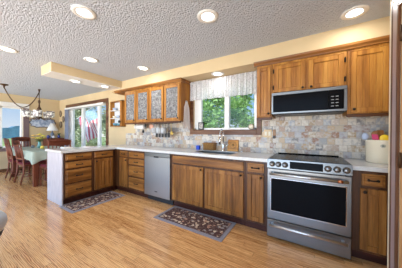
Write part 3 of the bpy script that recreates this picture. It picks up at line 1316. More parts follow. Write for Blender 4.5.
m = MB()
rim = [(-1.602, -.157), (-1.383, -.157), (-1.383, -.033), (-1.602, -.033), (-1.602, -.157)]
m.tube([(x, y, 1.035) for x, y in rim], .009, 8)
m.build('rim', 'wicker', bk)
cb = thing('carved_board', 'amber carved wooden board leaning on the tiles right of the faucet', 'board', (-1.08, -.05, .9155))
mt = Matrix.Translation((-1.08, -.05, .917)) @ Matrix.Rotation(-.16, 4, 'X')
MB().box(-.095, .095, -.008, .008, 0, .19, .006, mtx=mt).build('board', wood('amber_wood', srgb(150, 92, 36), srgb(204, 146, 70), srgb(228, 184, 110), 'x'), cb)
m = MB()
n = 20
m.tube([mt @ Vector((.055 * math.cos(2 * PI * i / n), -.010, .10 + .055 * math.sin(2 * PI * i / n))) for i in range(n + 1)], .006, 6)
m.ball(mt @ Vector((0, -.008, .10)), .025, (1, .4, 1))
m.build('carving', 'wicker', cb)

# things hung under the glass cabinet
pt = thing('paper_towel_holder', 'white paper towel roll hung under the left end of the glass-door cabinet', 'paper towel', (-3.2, -.19, 1.36))
MB().tube([(-3.36, -.19, 1.345), (-3.06, -.19, 1.345)], .050, 24).build('paper_roll', 'paper', pt)
m = MB()
for x in (-3.372, -3.048):
    m.box(x - .006, x + .006, -.205, -.175, 1.33, 1.434, .002)
m.tube([(-3.37, -.19, 1.345), (-3.05, -.19, 1.345)], .008, 8)
m.build('bracket', 'dark_plastic', pt)
kb = thing('bottle_opener', 'dark opener hanging below the paper towel roll', 'opener', (-3.31, -.06, 1.25))
m = MB().tube([(-3.31, -.03, 1.33), (-3.31, -.03, 1.27)], .006, 8)
m.build('handle', 'dark_plastic', kb)
m = MB()
m.box(-3.335, -3.285, -.04, -.0105, 1.215, 1.275, .006)
m.build('head', 'dark_plastic', kb)
MB().tube([(-3.31, -.012, 1.33), (-3.31, -.033, 1.33)], .004, 8).build('hook', 'black', kb)
ph = thing('pot_holder', 'peach pot holder hanging between the paper towel and the utensils', 'pot holder', (-2.86, -.2, 1.3))
m = MB().prism([(-2.92, -.20, 1.37), (-2.90, -.20, 1.30), (-2.85, -.20, 1.285), (-2.80, -.20, 1.31), (-2.79, -.20, 1.37), (-2.855, -.20, 1.40)], (0, .012, 0))
m.build('pad', plain('peach_quilt', srgb(212, 160, 136), .9), ph)
MB().tube([(-2.855, -.194, 1.39), (-2.855, -.194, 1.435)], .004, 6).build('loop', 'black', ph)

rail = thing('utensil_rail', 'thin dark rail with hooks under the glass-door cabinet', 'rail', (-2.5, -.2, 1.40))
MB().tube([(-2.76, -.20, 1.405), (-2.25, -.20, 1.405)], .006, 8).build('rod', 'black', rail)
m = MB()
for x in (-2.74, -2.262):
    m.box(x - .006, x + .006, -.206, -.194, 1.405, 1.4345)
m.build('bracket', 'black', rail)
UT_L = ['leftmost dark-headed spatula hanging under the glass-door cabinet', 'second dark-headed spatula from the left under the glass-door cabinet',
        'middle dark-headed spatula hanging under the glass-door cabinet', 'fourth dark-headed spatula from the left under the glass-door cabinet',
        'rightmost dark-headed spatula, beside the yellow ladle under the glass-door cabinet']
spa = None
for i in range(5):
    x = -2.68 + .082 * i
    if spa is None:
        spa = thing('hanging_spatula', UT_L[0], 'spatula', (x, -.20, 1.40), 0, 'utensils on the rail')
        MB().tube([(x, -.2, 1.399), (x, -.213, 1.39), (x, -.205, 1.26)], .0055, 8).build('handle', 'steel', spa)
        h = MB()
        h.box(x - .034, x + .034, -.211, -.203, 1.125, 1.215, .006)
        h.tube([(x, -.206, 1.26), (x, -.207, 1.21)], .009, 8)
        h.build('blade', 'dark_plastic', spa)
    else:
        s2 = dup(spa, (x, -.20, 1.40), .0, UT_L[i])
CU_L = ['left clear measuring cup hanging in front of the spatulas', 'middle clear measuring cup hanging in front of the spatulas', 'right clear measuring cup hanging in front of the spatulas']
cup = None
for i in range(3):
    x = -2.66 + .125 * i
    if cup is None:
        cup = thing('measuring_cup', CU_L[0], 'cup', (x, -.26, 1.22), 0, 'measuring cups on the rail')
        MB().lathe([(0, 1.205), (.050, 1.205), (.054, 1.22), (.058, 1.315), (.055, 1.315), (.050, 1.22), (0, 1.212)], (x, -.292, 0), 18).build('bowl', 'clear', cup)
        MB().tube([(x + .04, -.235, 1.31), (x + .04, -.225, 1.35), (x + .04, -.207, 1.4155), (x + .04, -.194, 1.4145)], .005, 8).build('handle', 'clear', cup)
    else:
        dup(cup, (x, -.26, 1.22), None, CU_L[i])
yl = thing('yellow_ladle', 'yellow ladle hanging at the right end of the utensil rail', 'ladle', (-2.31, -.2, 1.4))
MB().tube([(-2.295, -.193, 1.4135), (-2.29, -.212, 1.405), (-2.285, -.205, 1.24)], .006, 8).build('handle', plain('yellow_plastic', srgb(214, 180, 90), .5), yl)
MB().ball((-2.277, -.205, 1.21), .034, (1, .7, 1)).build('bowl', plain('yellow_bowl', srgb(214, 180, 90), .5), yl)

# towel on the cabinet side
hk = tag(MB().tube([(lx1 + .0005, -.19, 1.80), (lx1 + .03, -.19, 1.795), (lx1 + .034, -.19, 1.815)], .005, 8).build('towel_hook', 'bronze'),
         'small hook on the end of the glass-door cabinet holding the towel', 'hook')


def tow(u, v):
    spread = .025 + .075 * min(1, v * 4) + .02 * v
    y = -.19 + (u - .5) * 2 * spread * (.6 + .4 * v) + .02 * v
    z = 1.815 - v * (.47 + .06 * abs(math.sin(u * 5 + .6)))
    x = lx1 + .022 + .012 * math.sin(u * 15) * (1 - .4 * v) + .008 * math.sin(u * 7 + v * 3)
    return Vector((x, y, z))


tag(MB().grid(tow, 24, 20, .004).build('dish_towel', 'towel'), 'off-white dish towel hanging on the end of the glass-door cabinet', 'towel')

# outlets
sw = thing('switch_plate', 'ivory double switch plate on the tiles beside the narrow wall cabinet', 'switch', (-.53, -.0105, 1.16))
MB().box(-.59, -.475, -.016, -.0101, 1.155, 1.275, .003).build('plate', plain('almond_plate', srgb(214, 186, 140), .4), sw)
for x in (-.560, -.505):
    MB().box(x - .017, x + .017, -.021, -.0155, 1.185, 1.245, .002).build('rocker', 'ceramic', sw)
ol = thing('outlet', 'tan outlet plate with a black plug right of the switch plate', 'outlet', (-.44, -.0105, 1.15))
MB().box(-.462, -.418, -.016, -.0101, 1.145, 1.275, .003).build('plate', plain('tan_plate', srgb(150, 110, 66), .4), ol)
MB().box(-.455, -.425, -.045, -.016, 1.14, 1.18, .004).build('plug', 'dark_plastic', ol)

# crock with utensils
CX, CY = .662, -.24
ck = thing('utensil_crock', 'cream ceramic crock full of utensils on the counter right of the range', 'crock', (CX, CY, .9155))
MB().lathe([(0, .9155), (.122, .9155), (.128, .925), (.130, 1.13), (.134, 1.145), (.130, 1.155), (.123, 1.15), (.120, .94), (0, .935)], (CX, CY, 0), 40).build('crock_body', 'ceramic', ck)
# round emblem, wrapped on the crock front
m = MB()
aa = math.atan2(-2.82 - CY, 0 - CX) + .05
n = 18
for rr0, rr1 in ((.0, .011), (.014, .017)):
    rows = []
    for rr in (rr0, rr1):
        rows.append([(CX + .1313 * math.cos(aa + rr * math.cos(2 * PI * i / n) / .12), CY + .1313 * math.sin(aa + rr * math.cos(2 * PI * i / n) / .12), 1.095 + rr * math.sin(2 * PI * i / n)) for i in range(n)])
    m.ring(rows, False)
m.build('emblem', plain('grey_emblem', srgb(120, 124, 112), .5), ck)


def utensil(name, label, x, y, dx, dy, L, hmat, head, mat):
    o = thing(name, label, name.split('_')[-1], (x, y, .94), 0, 'utensils in the crock')
    a = Vector((x, y, .937))
    d = Vector((dx, dy, 1)).normalized()
    b_ = a + d * L
    MB().tube([a, b_], .007, 8).build('handle', hmat, o)
    m = MB()
    if head == 'spoon':
        m.ball(b_ + d * .025, .036, (.85, .45, 1.1))
    elif head == 'round':
        m.ball(b_ + d * .02, .040, (1, .35, 1))
    elif head == 'flat':
        q = d.to_track_quat('Z', 'Y').to_matrix().to_4x4()
        q.translation = b_
        m.box(-.03, .03, -.006, .006, -.01, .085, .008, 2, mtx=q)
    elif head == 'brush':
        q = d.to_track_quat('Z', 'Y').to_matrix().to_4x4()
        q.translation = b_
        m.box(-.022, .022, -.02, .02, -.01, .06, .012, 2, mtx=q)
    m.build('head', mat, o)
    return o


WD = wood('utensil_wood', srgb(140, 92, 52), srgb(176, 124, 78), srgb(200, 150, 104), 'z')
utensil('pale_blue_spoon', 'pale blue spoon leaning left in the crock', CX - .05, CY + .0, -.36, -.1, .245, MAT['white'], 'spoon', plain('pale_blue', srgb(176, 190, 214), .35))
utensil('pink_spatula', 'pink spatula standing in the crock', CX - .03, CY - .03, -.16, -.12, .195, MAT['white'], 'flat', plain('pink_silicone', srgb(214, 76, 120), .5))
utensil('wooden_spoon', 'tan wooden spoon at the back middle of the crock', CX - .02, CY + .05, -.05, .05, .255, WD, 'round', WD)
utensil('wooden_spatula', 'tan wooden spatula standing between the pink spatula and yellow spoon', CX - .01, CY - .01, -.02, .05, .235, WD, 'flat', WD)
utensil('yellow_spoon', 'bright yellow round spoon at the front of the crock', CX + .005, CY - .085, -.05, -.05, .215, MAT['white'], 'round', plain('bright_yellow', srgb(238, 200, 40), .4))
OR = plain('orange_brown', srgb(176, 104, 52), .5)
utensil('orange_brown_spatula', 'orange-brown spatula leaning right in the crock', CX + .04, CY - .01, .14, .02, .225, WD, 'flat', OR)
utensil('dark_brush', 'red-brown brush near the right rim of the crock', CX + .05, CY + .04, .2, .1, .2, WD, 'brush', plain('red_brown', srgb(128, 60, 40), .6))

# ------------------------------------------------------------------ wall shelf by the slider
ws = thing('wall_shelf', 'wooden wall display shelf with white and blue dishes between sliding door and glass-door cabinet', 'shelf', (-4.23, 0, 1.37))
sx0, sx1, sz0, sz1 = -4.48, -3.985, 1.37, 2.03
m = MB()
m.box(sx0, sx0 + .02, -.13, -.001, sz0, sz1, .003)
m.box(sx1 - .07, sx1, -.13, -.001, sz0, sz1, .003)
m.box(sx0, sx1, -.13, -.001, sz0, sz0 + .02, .003)
m.box(sx0, sx1, -.13, -.001, sz1 - .02, sz1, .003)
m.build('shelf_case', 'oak_z', ws)
MB().box(sx0 + .02, sx1 - .07, -.012, -.001, sz0 + .02, sz1 - .02).build('back_panel', plain('pale_backing', srgb(214, 218, 222), .5), ws)
for z in (1.58, 1.78):
    MB().box(sx0 + .02, sx1 - .07, -.125, -.012, z, z + .012).build('shelf_board', 'white', ws)
teal = plain('teal_glaze', srgb(90, 150, 172), .3)
bluew = plain('blue_white_glaze', srgb(170, 184, 206), .3, var=.3, scale=30)
for i, (x, z, r, mt_, lab) in enumerate(((-4.355, 1.7925, .06, bluew, 'blue and white bowl on the top board of the wall display shelf'),
                                   (-4.205, 1.5925, .055, bluew, 'blue and white bowl on the middle board of the wall display shelf'),
                                   (-4.375, 1.5925, .05, MAT['ceramic'], 'cream bowl on the middle board of the wall display shelf'),
                                   (-4.335, 1.3905, .062, teal, 'teal bowl on the bottom of the wall display shelf'),
                                   (-4.185, 1.3905, .055, teal, 'smaller teal bowl beside the black jar on the wall display shelf'))):
    m = MB().lathe([(0, 0), (r * .5, 0), (r * .85, r * .5), (r, r * 1.1), (r * .93, r * 1.1), (r * .75, r * .55), (0, r * .2)], (x, -.068, z), 18)
    tag(m.build('bowl', mt_), lab, 'bowl', 'dishes on the wall shelf')
bj = MB().lathe([(0, 1.4605), (.028, 1.4605), (.032, 1.475), (.032, 1.51), (.018, 1.525), (0, 1.525)], (-4.04, -.15, 0), 14)
bj.tube([(-4.04, -.15, 1.49), (-4.04, -.128, 1.49)], .008, 8)
tag(bj.build('cup', 'dark_plastic'), 'small black cup on the right upright of the wall display shelf', 'cup')

# ------------------------------------------------------------------ dining corner
tb = thing('dining_table', 'dark cherry dining table under the sage cloth beyond the peninsula', 'table', (-5.87, -1.02, 0))
tx0, tx1, ty0, ty1 = -6.98, -5.13, -1.47, -.55
TT = .785           # top of the dining table
MB().box(tx0, tx1, ty0, ty1, TT - .027, TT, .006).build('tabletop', 'cherry_x', tb)
m = MB()
m.box(tx0 + .06, tx1 - .06, ty0 + .05, ty0 + .07, TT - .11, TT - .027)
m.box(tx0 + .06, tx1 - .06, ty1 - .07, ty1 - .05, TT - .11, TT - .027)
m.box(tx0 + .06, tx0 + .08, ty0 + .08, ty1 - .08, TT - .11, TT - .027)
m.box(tx1 - .08, tx1 - .06, ty0 + .08, ty1 - .08, TT - .11, TT - .027)
m.build('apron', 'cherry_x', tb)
for lx in (tx0 + .08, tx1 - .08):
    for ly in (ty0 + .055, ty1 - .055):
        m = MB()
        m.ring([[(lx + dx * h, ly + dy * h, z) for dx, dy in ((-1, -1), (1, -1), (1, 1), (-1, 1))] for z, h in ((0, .040), (.35, .046), (TT - .11, .05), (TT - .027, .05))])
        for f in m.bm.faces:
            f.smooth = False
        m.build('leg', 'cherry_z', tb)
# tablecloth: top plus hanging skirt with pointed corners
cl = MB()
nseg = 96


def cloth_edge(k):
    """point k of the table perimeter"""
    per = [(tx0, ty0), (tx1, ty0), (tx1, ty1), (tx0, ty1)]
    q = k / nseg * 4
    i = int(q) % 4
    f = q - int(q)
    a, b = per[i], per[(i + 1) % 4]
    x, y = a[0] + (b[0] - a[0]) * f, a[1] + (b[1] - a[1]) * f
    cd = 1 - min(f, 1 - f) * 2      # 1 at the corners
    return x, y, cd


def cloth_ring(t_, inset, ztop):
    row = []
    for k in range(nseg):
        x, y, cd = cloth_edge(k)
        dx, dy = x - (tx0 + tx1) / 2, y - (ty0 + ty1) / 2
        ox = (1 if dx > 0 else -1) if abs(abs(dx) - (tx1 - tx0) / 2) < 1e-4 else 0
        oy = (1 if dy > 0 else -1) if abs(abs(dy) - (ty1 - ty0) / 2) < 1e-4 else 0
        drop = (.17 + .11 * cd ** 3) * t_
        out = .009 - inset + .03 * t_ * (math.sin(k * 1.1) * .5 + .5)
        row.append((x + ox * out, y + oy * out, ztop - drop))
    return row


rows = [cloth_ring(i / 6, 0, TT + .0045) for i in range(7)] + [cloth_ring(i / 6, .004, TT + .001) for i in range(6, -1, -1)]
cl.ring(rows, True)
tag(cl.build('tablecloth', 'cloth'), 'sage grey cloth draped over the dining table', 'tablecloth')


def make_chair(label):
    """faces +y; origin on the floor under the seat centre"""
    r = thing('dining_chair', label, 'chair', (0, 0, 0), 0, 'dining chairs')
    MB().box(-.21, .21, -.20, .22, .455, .490, .015, 2).build('seat_cushion', 'burgundy', r)
    m = MB()
    m.box(-.22, .22, -.21, .23, .415, .455, .006)
    m.build('seat_frame', 'cherry_x', r)
    for s in (-1, 1):
        MB().bar((s * .195, .205, 0), (s * .195, .20, .42), .036, .036).build('leg', 'cherry_z', r)
        m = MB()
        pts = [(s * .195, -.26, 0), (s * .195, -.205, .25), (s * .195, -.195, .45), (s * .197, -.225, .72), (s * .20, -.285, 1.04)]
        m.tube([Vector(p) for p in pts], [.015, .018, .019, .017, .014], 8)
        m.build('leg', 'cherry_z', r)
    m = MB()

    def crest(u, v):
        x = -.205 + .41 * u
        return Vector((x, -.268 - .03 * math.sin(u * PI) - .02 * v, (.925) + v * (.12 + .025 * math.sin(u * PI))))
    m.grid(crest, 14, 3, .022)
    m.build('crest_rail', 'cherry_x', r)
    m = MB().box(-.19, .19, -.222, -.202, .56, .60, .004)
    m.build('lower_rail', 'cherry_x', r)
    for i in range(5):
        x = -.13 + .065 * i
        MB().tube([(x, -.212, .59), (x, -.235, .74), (x, -.285, .94)], .010, 6).build('back_slat', 'cherry_z', r)
    m = MB()
    for s in (-1, 1):
        m.tube([(s * .195, -.225, .17), (s * .195, .20, .17)], .011, 8)
    m.tube([(-.195, 0, .17), (.195, 0, .17)], .011, 8)
    m.build('stretcher', 'cherry_x', r)
    return r


ch = make_chair('red-cushioned dining chair on the near side of the table, closer to the peninsula')
ch.location = (-5.86, -1.31, 0)
ch.rotation_euler = (0, 0, .05)
dup(ch, (-6.57, -1.33, 0), .0, 'red-cushioned dining chair on the near side of the table, closer to the far window')
dup(ch, (-7.34, -1.10, 0), -PI / 2, 'dining chair at the far end of the table below the dining window')
dup(ch, (-4.98, -1.14, 0), PI / 2, 'dining chair at the table end beside the peninsula, its solid crest rail showing')

# vase and flowers
vs = MB().lathe([(0, .7950), (.035, .7950), (.045, .8110), (.040, .8710), (.028, .9310), (.034, .9560), (.028, .9560), (.022, .9310), (.034, .8710), (.036, .79), (0, .8060)], (-6.22, -1.06, 0), 18)
tag(vs.build('vase', plain('teal_glass', srgb(120, 176, 170), .15)), 'pale teal vase on the dining table', 'vase')
fl = thing('flower_bouquet', 'bouquet of yellow flowers in the teal vase', 'flowers', (-6.22, -1.06, .8210))
stems = MB()
heads = []
for i in range(11):
    a = i * 2.4
    rr = .03 + .012 * i
    top = Vector((-6.22 + rr * math.cos(a), -1.06 + rr * 1.1 * math.sin(a), 1.115 + .05 * math.cos(i * 1.7) - .25 * rr))
    stems.tube([(-6.22, -1.06, .8160), (-6.22 + .006 * math.cos(a), -1.06 + .006 * math.sin(a), .9510), top], .003, 6)
    heads.append(top)
stems.build('stems', plain('stem_green', srgb(70, 104, 50), .7), fl)
yel = plain('yellow_petals', srgb(240, 222, 70), .6, var=.2, scale=40)
ora = plain('apricot_petals', srgb(244, 190, 90), .6, var=.2, scale=40)
for i, h in enumerate(heads):
    m = MB()
    for k in range(8):
        a = 2 * PI * k / 8
        m.ball(h + Vector((.026 * math.cos(a), .026 * math.sin(a), .006)), .017, (1, 1, .6), 8)
    m.ball(h + Vector((0, 0, .008)), .020, (1, 1, .8), 8)
    m.build('blossom', ora if i % 3 == 1 else yel, fl)
m = MB()
for i in range(14):
    a = i * 1.9
    c = Vector((-6.22 + .06 * math.cos(a), -1.06 + .06 * math.sin(a), .9710 + .02 * (i % 3)))
    m.ball(c, .028, (1, 1, .35), 8)
m.build('leaves', plain('leaf_green', srgb(70, 100, 50), .7), fl)
m = MB().lathe([(0, .7945), (.035, .7945), (.04, .8310), (.03, .8710), (0, .8760)], (-5.78, -1.13, 0), 14)
tag(m.build('candle', plain('yellow_wax', srgb(226, 206, 90), .5)), 'small yellow candle on the dining table right of the vase', 'candle')
m = MB().lathe([(0, .7945), (.033, .7945), (.036, .8610), (.032, .8610), (.03, .8060), (0, .8010)], (-6.35, -1.16, 0), 14)
tag(m.build('tumbler', plain('grey_glass', srgb(120, 130, 140), .2)), 'grey tumbler on the dining table left of the vase', 'tumbler')

# folded papers on the peninsula end
m = MB().box(-4.02, -3.86, -1.38, -1.24, .9155, .935, .003)
tag(m.build('napkin_stack', 'paper'), 'stack of white napkins on the free end of the peninsula counter', 'napkins')
m = MB().box(-4.00, -3.84, -1.02, -.86, .9155, .93, .003)
tag(m.build('envelope_stack', 'paper'), 'flat stack of white papers on the middle of the peninsula counter', 'papers')

# sideboard, lamp, ornaments
sb = thing('sideboard', 'dark cherry sideboard against the far wall in the dining corner', 'sideboard', (-7.68, -.28, 0))
MB().box(-7.90, -7.45, -.50, -.06, .08, .98, .004).build('sideboard_body', 'cherry_z', sb)
MB().box(-7.93, -7.42, -.53, -.04, .98, 1.01, .006).build('sideboard_top', 'cherry_x', sb)
for y0, y1 in ((-.49, -.29), (-.27, -.07)):
    d = MB().box(-7.45, -7.432, y0, y1, .14, .92, .005).build('door', 'cherry_z', sb)
    MB().ball((-7.42, -.31 if y0 < -.4 else -.25, .6), .014).build('knob', 'bronze', d)
for y in (-.46, -.10):
    for x in (-7.86, -7.49):
        MB().box(x - .025, x + .025, y - .025, y + .025, 0, .08).build('leg', 'cherry_z', sb)
lp = thing('table_lamp', 'table lamp with a white cone shade on the sideboard', 'lamp', (-7.66, -.31, 1.01))
MB().lathe([(0, 1.0105), (.06, 1.0105), (.06, 1.03), (.025, 1.05), (.05, 1.11), (.055, 1.16), (.02, 1.22), (.012, 1.30)], (-7.66, -.31, 0), 18).build('base', plain('blue_grey_ceramic', srgb(110, 122, 142), .3), lp)
MB().lathe([(.165, 1.27), (.165, 1.275), (.055, 1.53), (.052, 1.53), (.160, 1.272)], (-7.66, -.31, 0), 26, close=False).build('shade', 'white', lp)
MB().tube([(-7.66, -.31, 1.30), (-7.66, -.31, 1.55)], .006).build('harp', 'bronze', lp)
orn = [(-7.50, -.47, .05, 'cobalt', srgb(58, 66, 130), 'dark blue jar left of the lamp on the sideboard'),
       (-7.50, -.33, .042, 'white', srgb(226, 226, 232), 'white jar in front of the lamp on the sideboard'),
       (-7.50, -.18, .05, 'navy', srgb(70, 80, 140), 'dark blue jar right of the lamp on the sideboard')]
for x, y, r, nm, c, lab in orn:
    m = MB().lathe([(0, 1.0105), (r * .6, 1.0105), (r, 1.0105 + r * .9), (r * .9, 1.0105 + r * 1.5), (r * .5, 1.0105 + r * 2), (r * .55, 1.0105 + r * 2.2), (0, 1.0105 + r * 2.2)], (x, y, 0), 16)
    tag(m.build('ginger_jar', plain('glaze_' + nm, c, .25)), lab, 'jar', 'jars on the sideboard')
fp = thing('potted_fern', 'small green potted plant on the right end of the sideboard', 'plant', (-7.72, -.10, 1.0105))
MB().lathe([(0, 1.0105), (.035, 1.0105), (.045, 1.08), (.04, 1.08), (0, 1.07)], (-7.72, -.095, 0), 14).build('pot', 'bronze', fp)
m = MB()
for i in range(16):
    a = i * 2.4
    L = .07 + .04 * (i % 3) / 2
    p = Vector((-7.72, -.095, 1.075))
    q = p + Vector((math.cos(a) * L * .55, math.sin(a) * L * .5, L * 1.1))
    m.tube([p, (p + q) / 2 + Vector((0, 0, .02)), q], [.003, .009, .001], 6)
m.build('foliage', plain('fern_green', srgb(74, 104, 60), .7), fp)

# wall plaque with scrolled outline
t = NT('blue_scene')
n_ = t.noise(t.coord((1, 1, 1)), 11, 4, .65)
t.base(t.ramp(n_, [(.3, srgb(90, 104, 132)), (.48, srgb(150, 164, 186)), (.62, srgb(210, 216, 224)), (.75, srgb(132, 140, 150))]))
MAT['blue_scene'] = t.m
wp = thing('wall_plaque', 'long blue and white scrolled wall plaque on the far dining wall beside the lamp', 'plaque', (XF, -.48, 1.38))
n = 60
ol1 = []
for i in range(n):
    a = 2 * PI * i / n
    r = 1 + .06 * math.cos(a * 10)
    ol1.append((.33 * math.copysign(abs(math.cos(a)) ** .6, math.cos(a)) * r, .15 * math.copysign(abs(math.sin(a)) ** .75, math.sin(a)) * r))
MB().prism([(XF + .002, -.48 + a, 1.545 + b) for a, b in ol1], (.02, 0, 0)).build('panel', 'blue_scene', wp)
MB().tube([(XF + .02, -.48 + a * 1.02, 1.545 + b * 1.04) for a, b in ol1 + ol1[:1]], .014, 8).build('rim', plain('iron_grey', srgb(92, 88, 92), .5), wp)
for (x, z, w_, h_, lab) in ((-7.83, 1.90, .07, .11, 'upper oval wall plate left of the sliding door'), (-7.60, 1.69, .075, .10, 'middle oval wall plate, nearest the sliding door casing'),
                     (-7.80, 1.50, .085, .11, 'lower oval wall plate above the lamp side of the sliding door')):
    r = thing('wall_plate', lab, 'wall plate', (x, -.001, z - h_), 0, 'oval plates by the sliding door')
    n = 28
    el = [(w_ * math.cos(2 * PI * i / n), h_ * math.sin(2 * PI * i / n)) for i in range(n)]
    MB().prism([(x + a, -.002, z + b) for a, b in el], (0, -.012, 0)).build('face', plain('plate_centre', srgb(150, 132, 108), .4, var=.35, scale=25), r)
    MB().tube([(x + a, -.012, z + b) for a, b in el + el[:1]], .012, 8).build('rim', 'bronze', r)

# chandelier
CHX, CHY = -6.35, -1.03
cd = thing('chandelier', 'bronze swag chandelier with patterned white glass shades over the dining table', 'chandelier', (CHX, CHY, 1.6))
m = MB()
for (x, y) in ((-6.43, -1.67), (CHX, CHY)):
    big = x != CHX
    m.lathe([(0, ZC - .001), (.075 if big else .03, ZC - .001), (.07 if big else .025, ZC - .02), (.02, ZC - .04), (.012, ZC - .09), (0, ZC - .09)], (x, y, 0), 18)
m.build('canopy', 'bronze', cd)
sw = []
for i in range(19):
    u = i / 18
    sw.append((-6.43 + (CHX + 6.43) * u, -1.67 + (CHY + 1.67) * u, ZC - .08 - 1.9 * u * (1 - u) * .95 - .0))
MB().tube(sw, .012, 8).build('swag_chain', 'bronze', cd)
m = MB()
m.tube([(CHX, CHY, ZC - .08), (CHX, CHY, 2.10)], .009, 8)
m.build('drop_chain', 'bronze', cd)
MB().lathe([(0, 2.12), (.02, 2.10), (.03, 2.05), (.015, 2.0), (.02, 1.92), (.05, 1.86), (.03, 1.80), (.022, 1.70), (.045, 1.64), (.02, 1.58), (0, 1.56)], (CHX, CHY, 0), 18).build('column', 'bronze', cd)
t = NT('patterned_shade')
vo = t.n('TexVoronoi')
t.l(t.coord(), vo.inputs['Vector'])
vo.inputs['Scale'].default_value = 22
cc = t.ramp(vo.outputs[0], [(.30, srgb(244, 240, 232)), (.50, srgb(228, 224, 216)), (.60, srgb(120, 112, 110))])
t.base(cc)
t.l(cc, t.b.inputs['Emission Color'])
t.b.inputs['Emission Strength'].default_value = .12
t.set(Roughness=.4)
MAT['shade'] = t.m
for k in range(5):
    a = 2 * PI * k / 5 + YAW + PI / 2
    dx, dy = math.cos(a), math.sin(a)
    R = .255
    arm = MB().tube([(CHX + dx * r, CHY + dy * r, z) for r, z in ((.02, 1.66), (.08, 1.59), (.16, 1.56), (R, 1.58), (R, 1.625))], .009, 8)
    ao = arm.build('arm', 'bronze', cd)
    c = (CHX + dx * R, CHY + dy * R, 0)
    MB().lathe([(.03, 1.625), (.070, 1.632), (.086, 1.67), (.096, 1.80), (.091, 1.80), (.081, 1.67), (.065, 1.640), (.03, 1.633)], c, 20, close=False).build('shade', 'shade', ao)

# stool at the lower left
st = thing('stool', 'round stool with pale grey cushion cut off by the left edge of the photo', 'stool', (-2.52, -2.62, 0))
MB().lathe([(0, .30), (.22, .30), (.252, .32), (.268, .37), (.262, .42), (.235, .455), (.18, .47), (0, .473)], (-2.52, -2.62, 0), 40).build('cushion', plain('pale_grey_vinyl', srgb(176, 182, 192), .4), st)
MB().lathe([(0, .26), (.235, .26), (.245, .30), (0, .30)], (-2.52, -2.62, 0), 40).build('seat_base', 'dark_plastic', st)
for k in range(4):
    a = PI / 4 + k * PI / 2
    MB().tube([(-2.52 + .17 * math.cos(a), -2.62 + .17 * math.sin(a), .26), (-2.52 + .20 * math.cos(a), -2.62 + .20 * math.sin(a), 0)], .018, 10, .014).build('leg', 'dark_plastic', st)

# ------------------------------------------------------------------ outdoors
gm = MB()
gm.box(-60, 30, .15, 45, -.6, -.25)
gm.box(-60, XF - .15, -40, .15, -.6, -.25)
struct('ground', gm, 'grass')
struct('ground_patio', MB().box(-12, 1.5, .16, 3.2, -.25, -.10), 'patio')
struct('ground_patio.001', MB().box(-40, XF - .16, -14, .1, -.25, -.12), 'patio')


def hillrow():
    m = MB()
    n = 80
    top = []
    for i in range(n + 1):
        y = -46 + 56 * i / n
        top.append((y, 2.5 + .35 * math.sin(i * .23) + .3 * math.sin(i * .71 + 1) + .35 * random.random()))
    pts = [(-58, -46, -1)] + [(-58, y, z) for y, z in top] + [(-58, 10, -1)]
    m.prism(pts, (-3, 0, 0))
    return m


struct('hills', hillrow(), 'hill')


def leaf_mesh(cs, n, size, seed):
    rnd = random.Random(seed)
    verts, faces = [], []
    for k in range(n):
        c, r = rnd.choice(cs)
        d = Vector((rnd.gauss(0, 1), rnd.gauss(0, 1), rnd.gauss(0, 1))).normalized() * (rnd.random() ** .45)
        p = Vector(c) + Vector((d.x * r[0], d.y * r[1], d.z * r[2]))
        u = Vector((rnd.gauss(0, 1), rnd.gauss(0, 1), rnd.gauss(0, .6))).normalized()
        w_ = u.cross(Vector((rnd.gauss(0, 1), rnd.gauss(0, 1), rnd.gauss(0, 1)))).normalized()
        s = size * (.6 + .8 * rnd.random())
        i = len(verts)
        verts += [p - u * s, p - w_ * s * .45, p + u * s, p + w_ * s * .45]
        faces.append((i, i + 1, i + 2, i + 3))
    me = bpy.data.meshes.new('foliage')
    me.from_pydata([tuple(v) for v in verts], [], faces)
    return me


def make_tree(label, mat, seed, h=5.5, low=.5, trunk_r=.09, n=5200, size=.11, name='tree'):
    rnd = random.Random(seed)
    r = thing(name, label, 'tree', (0, 0, -.25), 0, 'trees outside the windows')
    cs = []
    for i in range(15):
        a = rnd.random() * 2 * PI
        f = (i + .5) / 15
        rad = (1.3 * math.sin(PI * (.15 + .8 * f)) + .25) * rnd.random()
        z = low + (h - low) * f
        cs.append(((rad * math.cos(a), rad * math.sin(a), z), (.75, .75, .6)))
    me = leaf_mesh(cs, n, size, seed)
    me.materials.append(MAT[mat])
    fo = bpy.data.objects.new('foliage', me)
    COL.objects.link(fo)
    fo.parent = r
    m = MB()
    m.tube([(0, 0, -.25), (.05, 0, h * .3 - .25), (-.04, .03, h * .6 - .25), (0, 0, h * .9 - .25)], [trunk_r, trunk_r * .8, trunk_r * .55, trunk_r * .2], 9)
    for c, _ in cs[3::3]:
        m.tube([(0, 0, c[2] * .7 - .25), (c[0] * .6, c[1] * .6, c[2] * .9 - .25), (c[0], c[1], c[2] - .25)], [trunk_r * .35, trunk_r * .25, trunk_r * .1], 6)
    m.build('trunk', 'bark', r)
    return r


tA = make_tree('leafy tree behind the left pane of the kitchen window', 'leaf', 11)
tB = make_tree('', 'leaf2', 23, 6.0, .3)
bush = make_tree('low leafy bush behind the left pane of the kitchen window', 'leaf', 31, 2.6, .15, .03, 4200, .10, 'bush')
tA.location = (-5.6, 8.4, -.25)
bush.location = (-4.9, 5.2, -.25)
KT = [(tA, -2.6, 9.6, 1.1, 'leafy tree behind the right pane of the kitchen window'), (tA, -8.6, 9.2, 2.9, 'leafy tree behind the left edge of the kitchen window'),
      (tA, -5.4, 13.6, 4.0, 'tall leafy tree farthest behind the right pane of the kitchen window'), (bush, -1.2, 6.2, 2.2, 'low leafy bush behind the right pane of the kitchen window')]
for src, x, y, rz, lab in KT:
    nt_ = dup(src, (x, y, -.25), rz, lab)
    if y > 12:
        nt_.scale = (1.4, 1.4, 1.4)
tB.location = (-15.4, 4.6, -.25)
tB['label'] = 'olive-leaved tree behind the flag outside the sliding door'
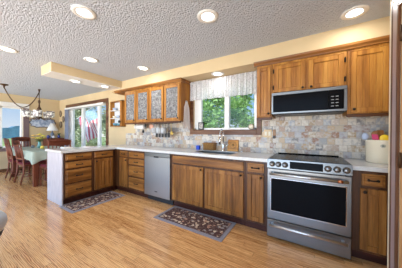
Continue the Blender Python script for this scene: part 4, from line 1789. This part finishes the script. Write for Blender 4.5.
for x, y, rz, lab in ((-19.6, 4.8, 1.3, 'olive-leaved tree behind the left pane of the sliding door'), (-11.6, 4.4, 2.2, 'olive-leaved tree behind the right pane of the sliding door'),
                      (-23.5, 6.6, 5.1, 'farthest olive-leaved tree at the left edge of the sliding door')):
    dup(tB, (x, y, -.25), rz, lab)

# patio railing and flag
fg = thing('flag', 'striped flag hanging from a slanted pole outside the sliding door', 'flag', (-7.3, 1.0, 0))
P0, P1 = Vector((-7.18, .90, 2.30)), Vector((-8.75, .95, 1.84))
FM = {}


def flag_pt(u, v):
    """u along the hoist (pole), v along the fly, hanging down"""
    p = P0.lerp(P1, .12 + .80 * u)
    dn = Vector((.55, .02, -1.0)).normalized()
    return p + dn * (1.25 * v) + Vector((.0, .05 * math.sin(u * 9 + v * 5), 0))


fr_ = MB()
fb_ = MB()
NST = 13
for i in range(NST):
    u0, u1 = i / NST, (i + 1) / NST
    v0 = .42 if i < 7 else 0.0
    tgt = fr_ if i % 2 == 0 else fb_
    tgt.grid(lambda a, b, u0=u0, u1=u1, v0=v0: flag_pt(u0 + (u1 - u0) * a, v0 + (1 - v0) * b), 2, 14)
fb_.build('white_stripes', plain('flag_white', srgb(232, 222, 220), .8), fg)
fr_.build('red_stripes', plain('flag_red', srgb(196, 92, 104), .8), fg)
cnt = MB().grid(lambda a, b: flag_pt(a * 7 / 13, b * .42), 6, 6)
cnt.build('canton', plain('flag_blue', srgb(132, 168, 186), .8), fg)
stz = MB()
for r in range(9):
    for c in range(6 if r % 2 == 0 else 5):
        u = (r + 1) / 10 * 7 / 13
        v = (c + (1 if r % 2 == 0 else 1.5)) / 7 * .42
        p = flag_pt(u, v) + Vector((0, -.004, 0))
        o_, i_ = .026, .011
        pts = [p + Vector((math.sin(PI * k / 5) * (o_ if k % 2 == 0 else i_), 0, math.cos(PI * k / 5) * (o_ if k % 2 == 0 else i_))) for k in range(10)]
        stz.prism(pts, (0, -.002, 0))
stz.build('stars', 'white', fg)
pole = MB().tube([Vector((-6.35, .17, 2.5)), P0, P1, P1 + (P1 - P0) * .06], .014, 8)
pole.build('pole', 'white', fg)
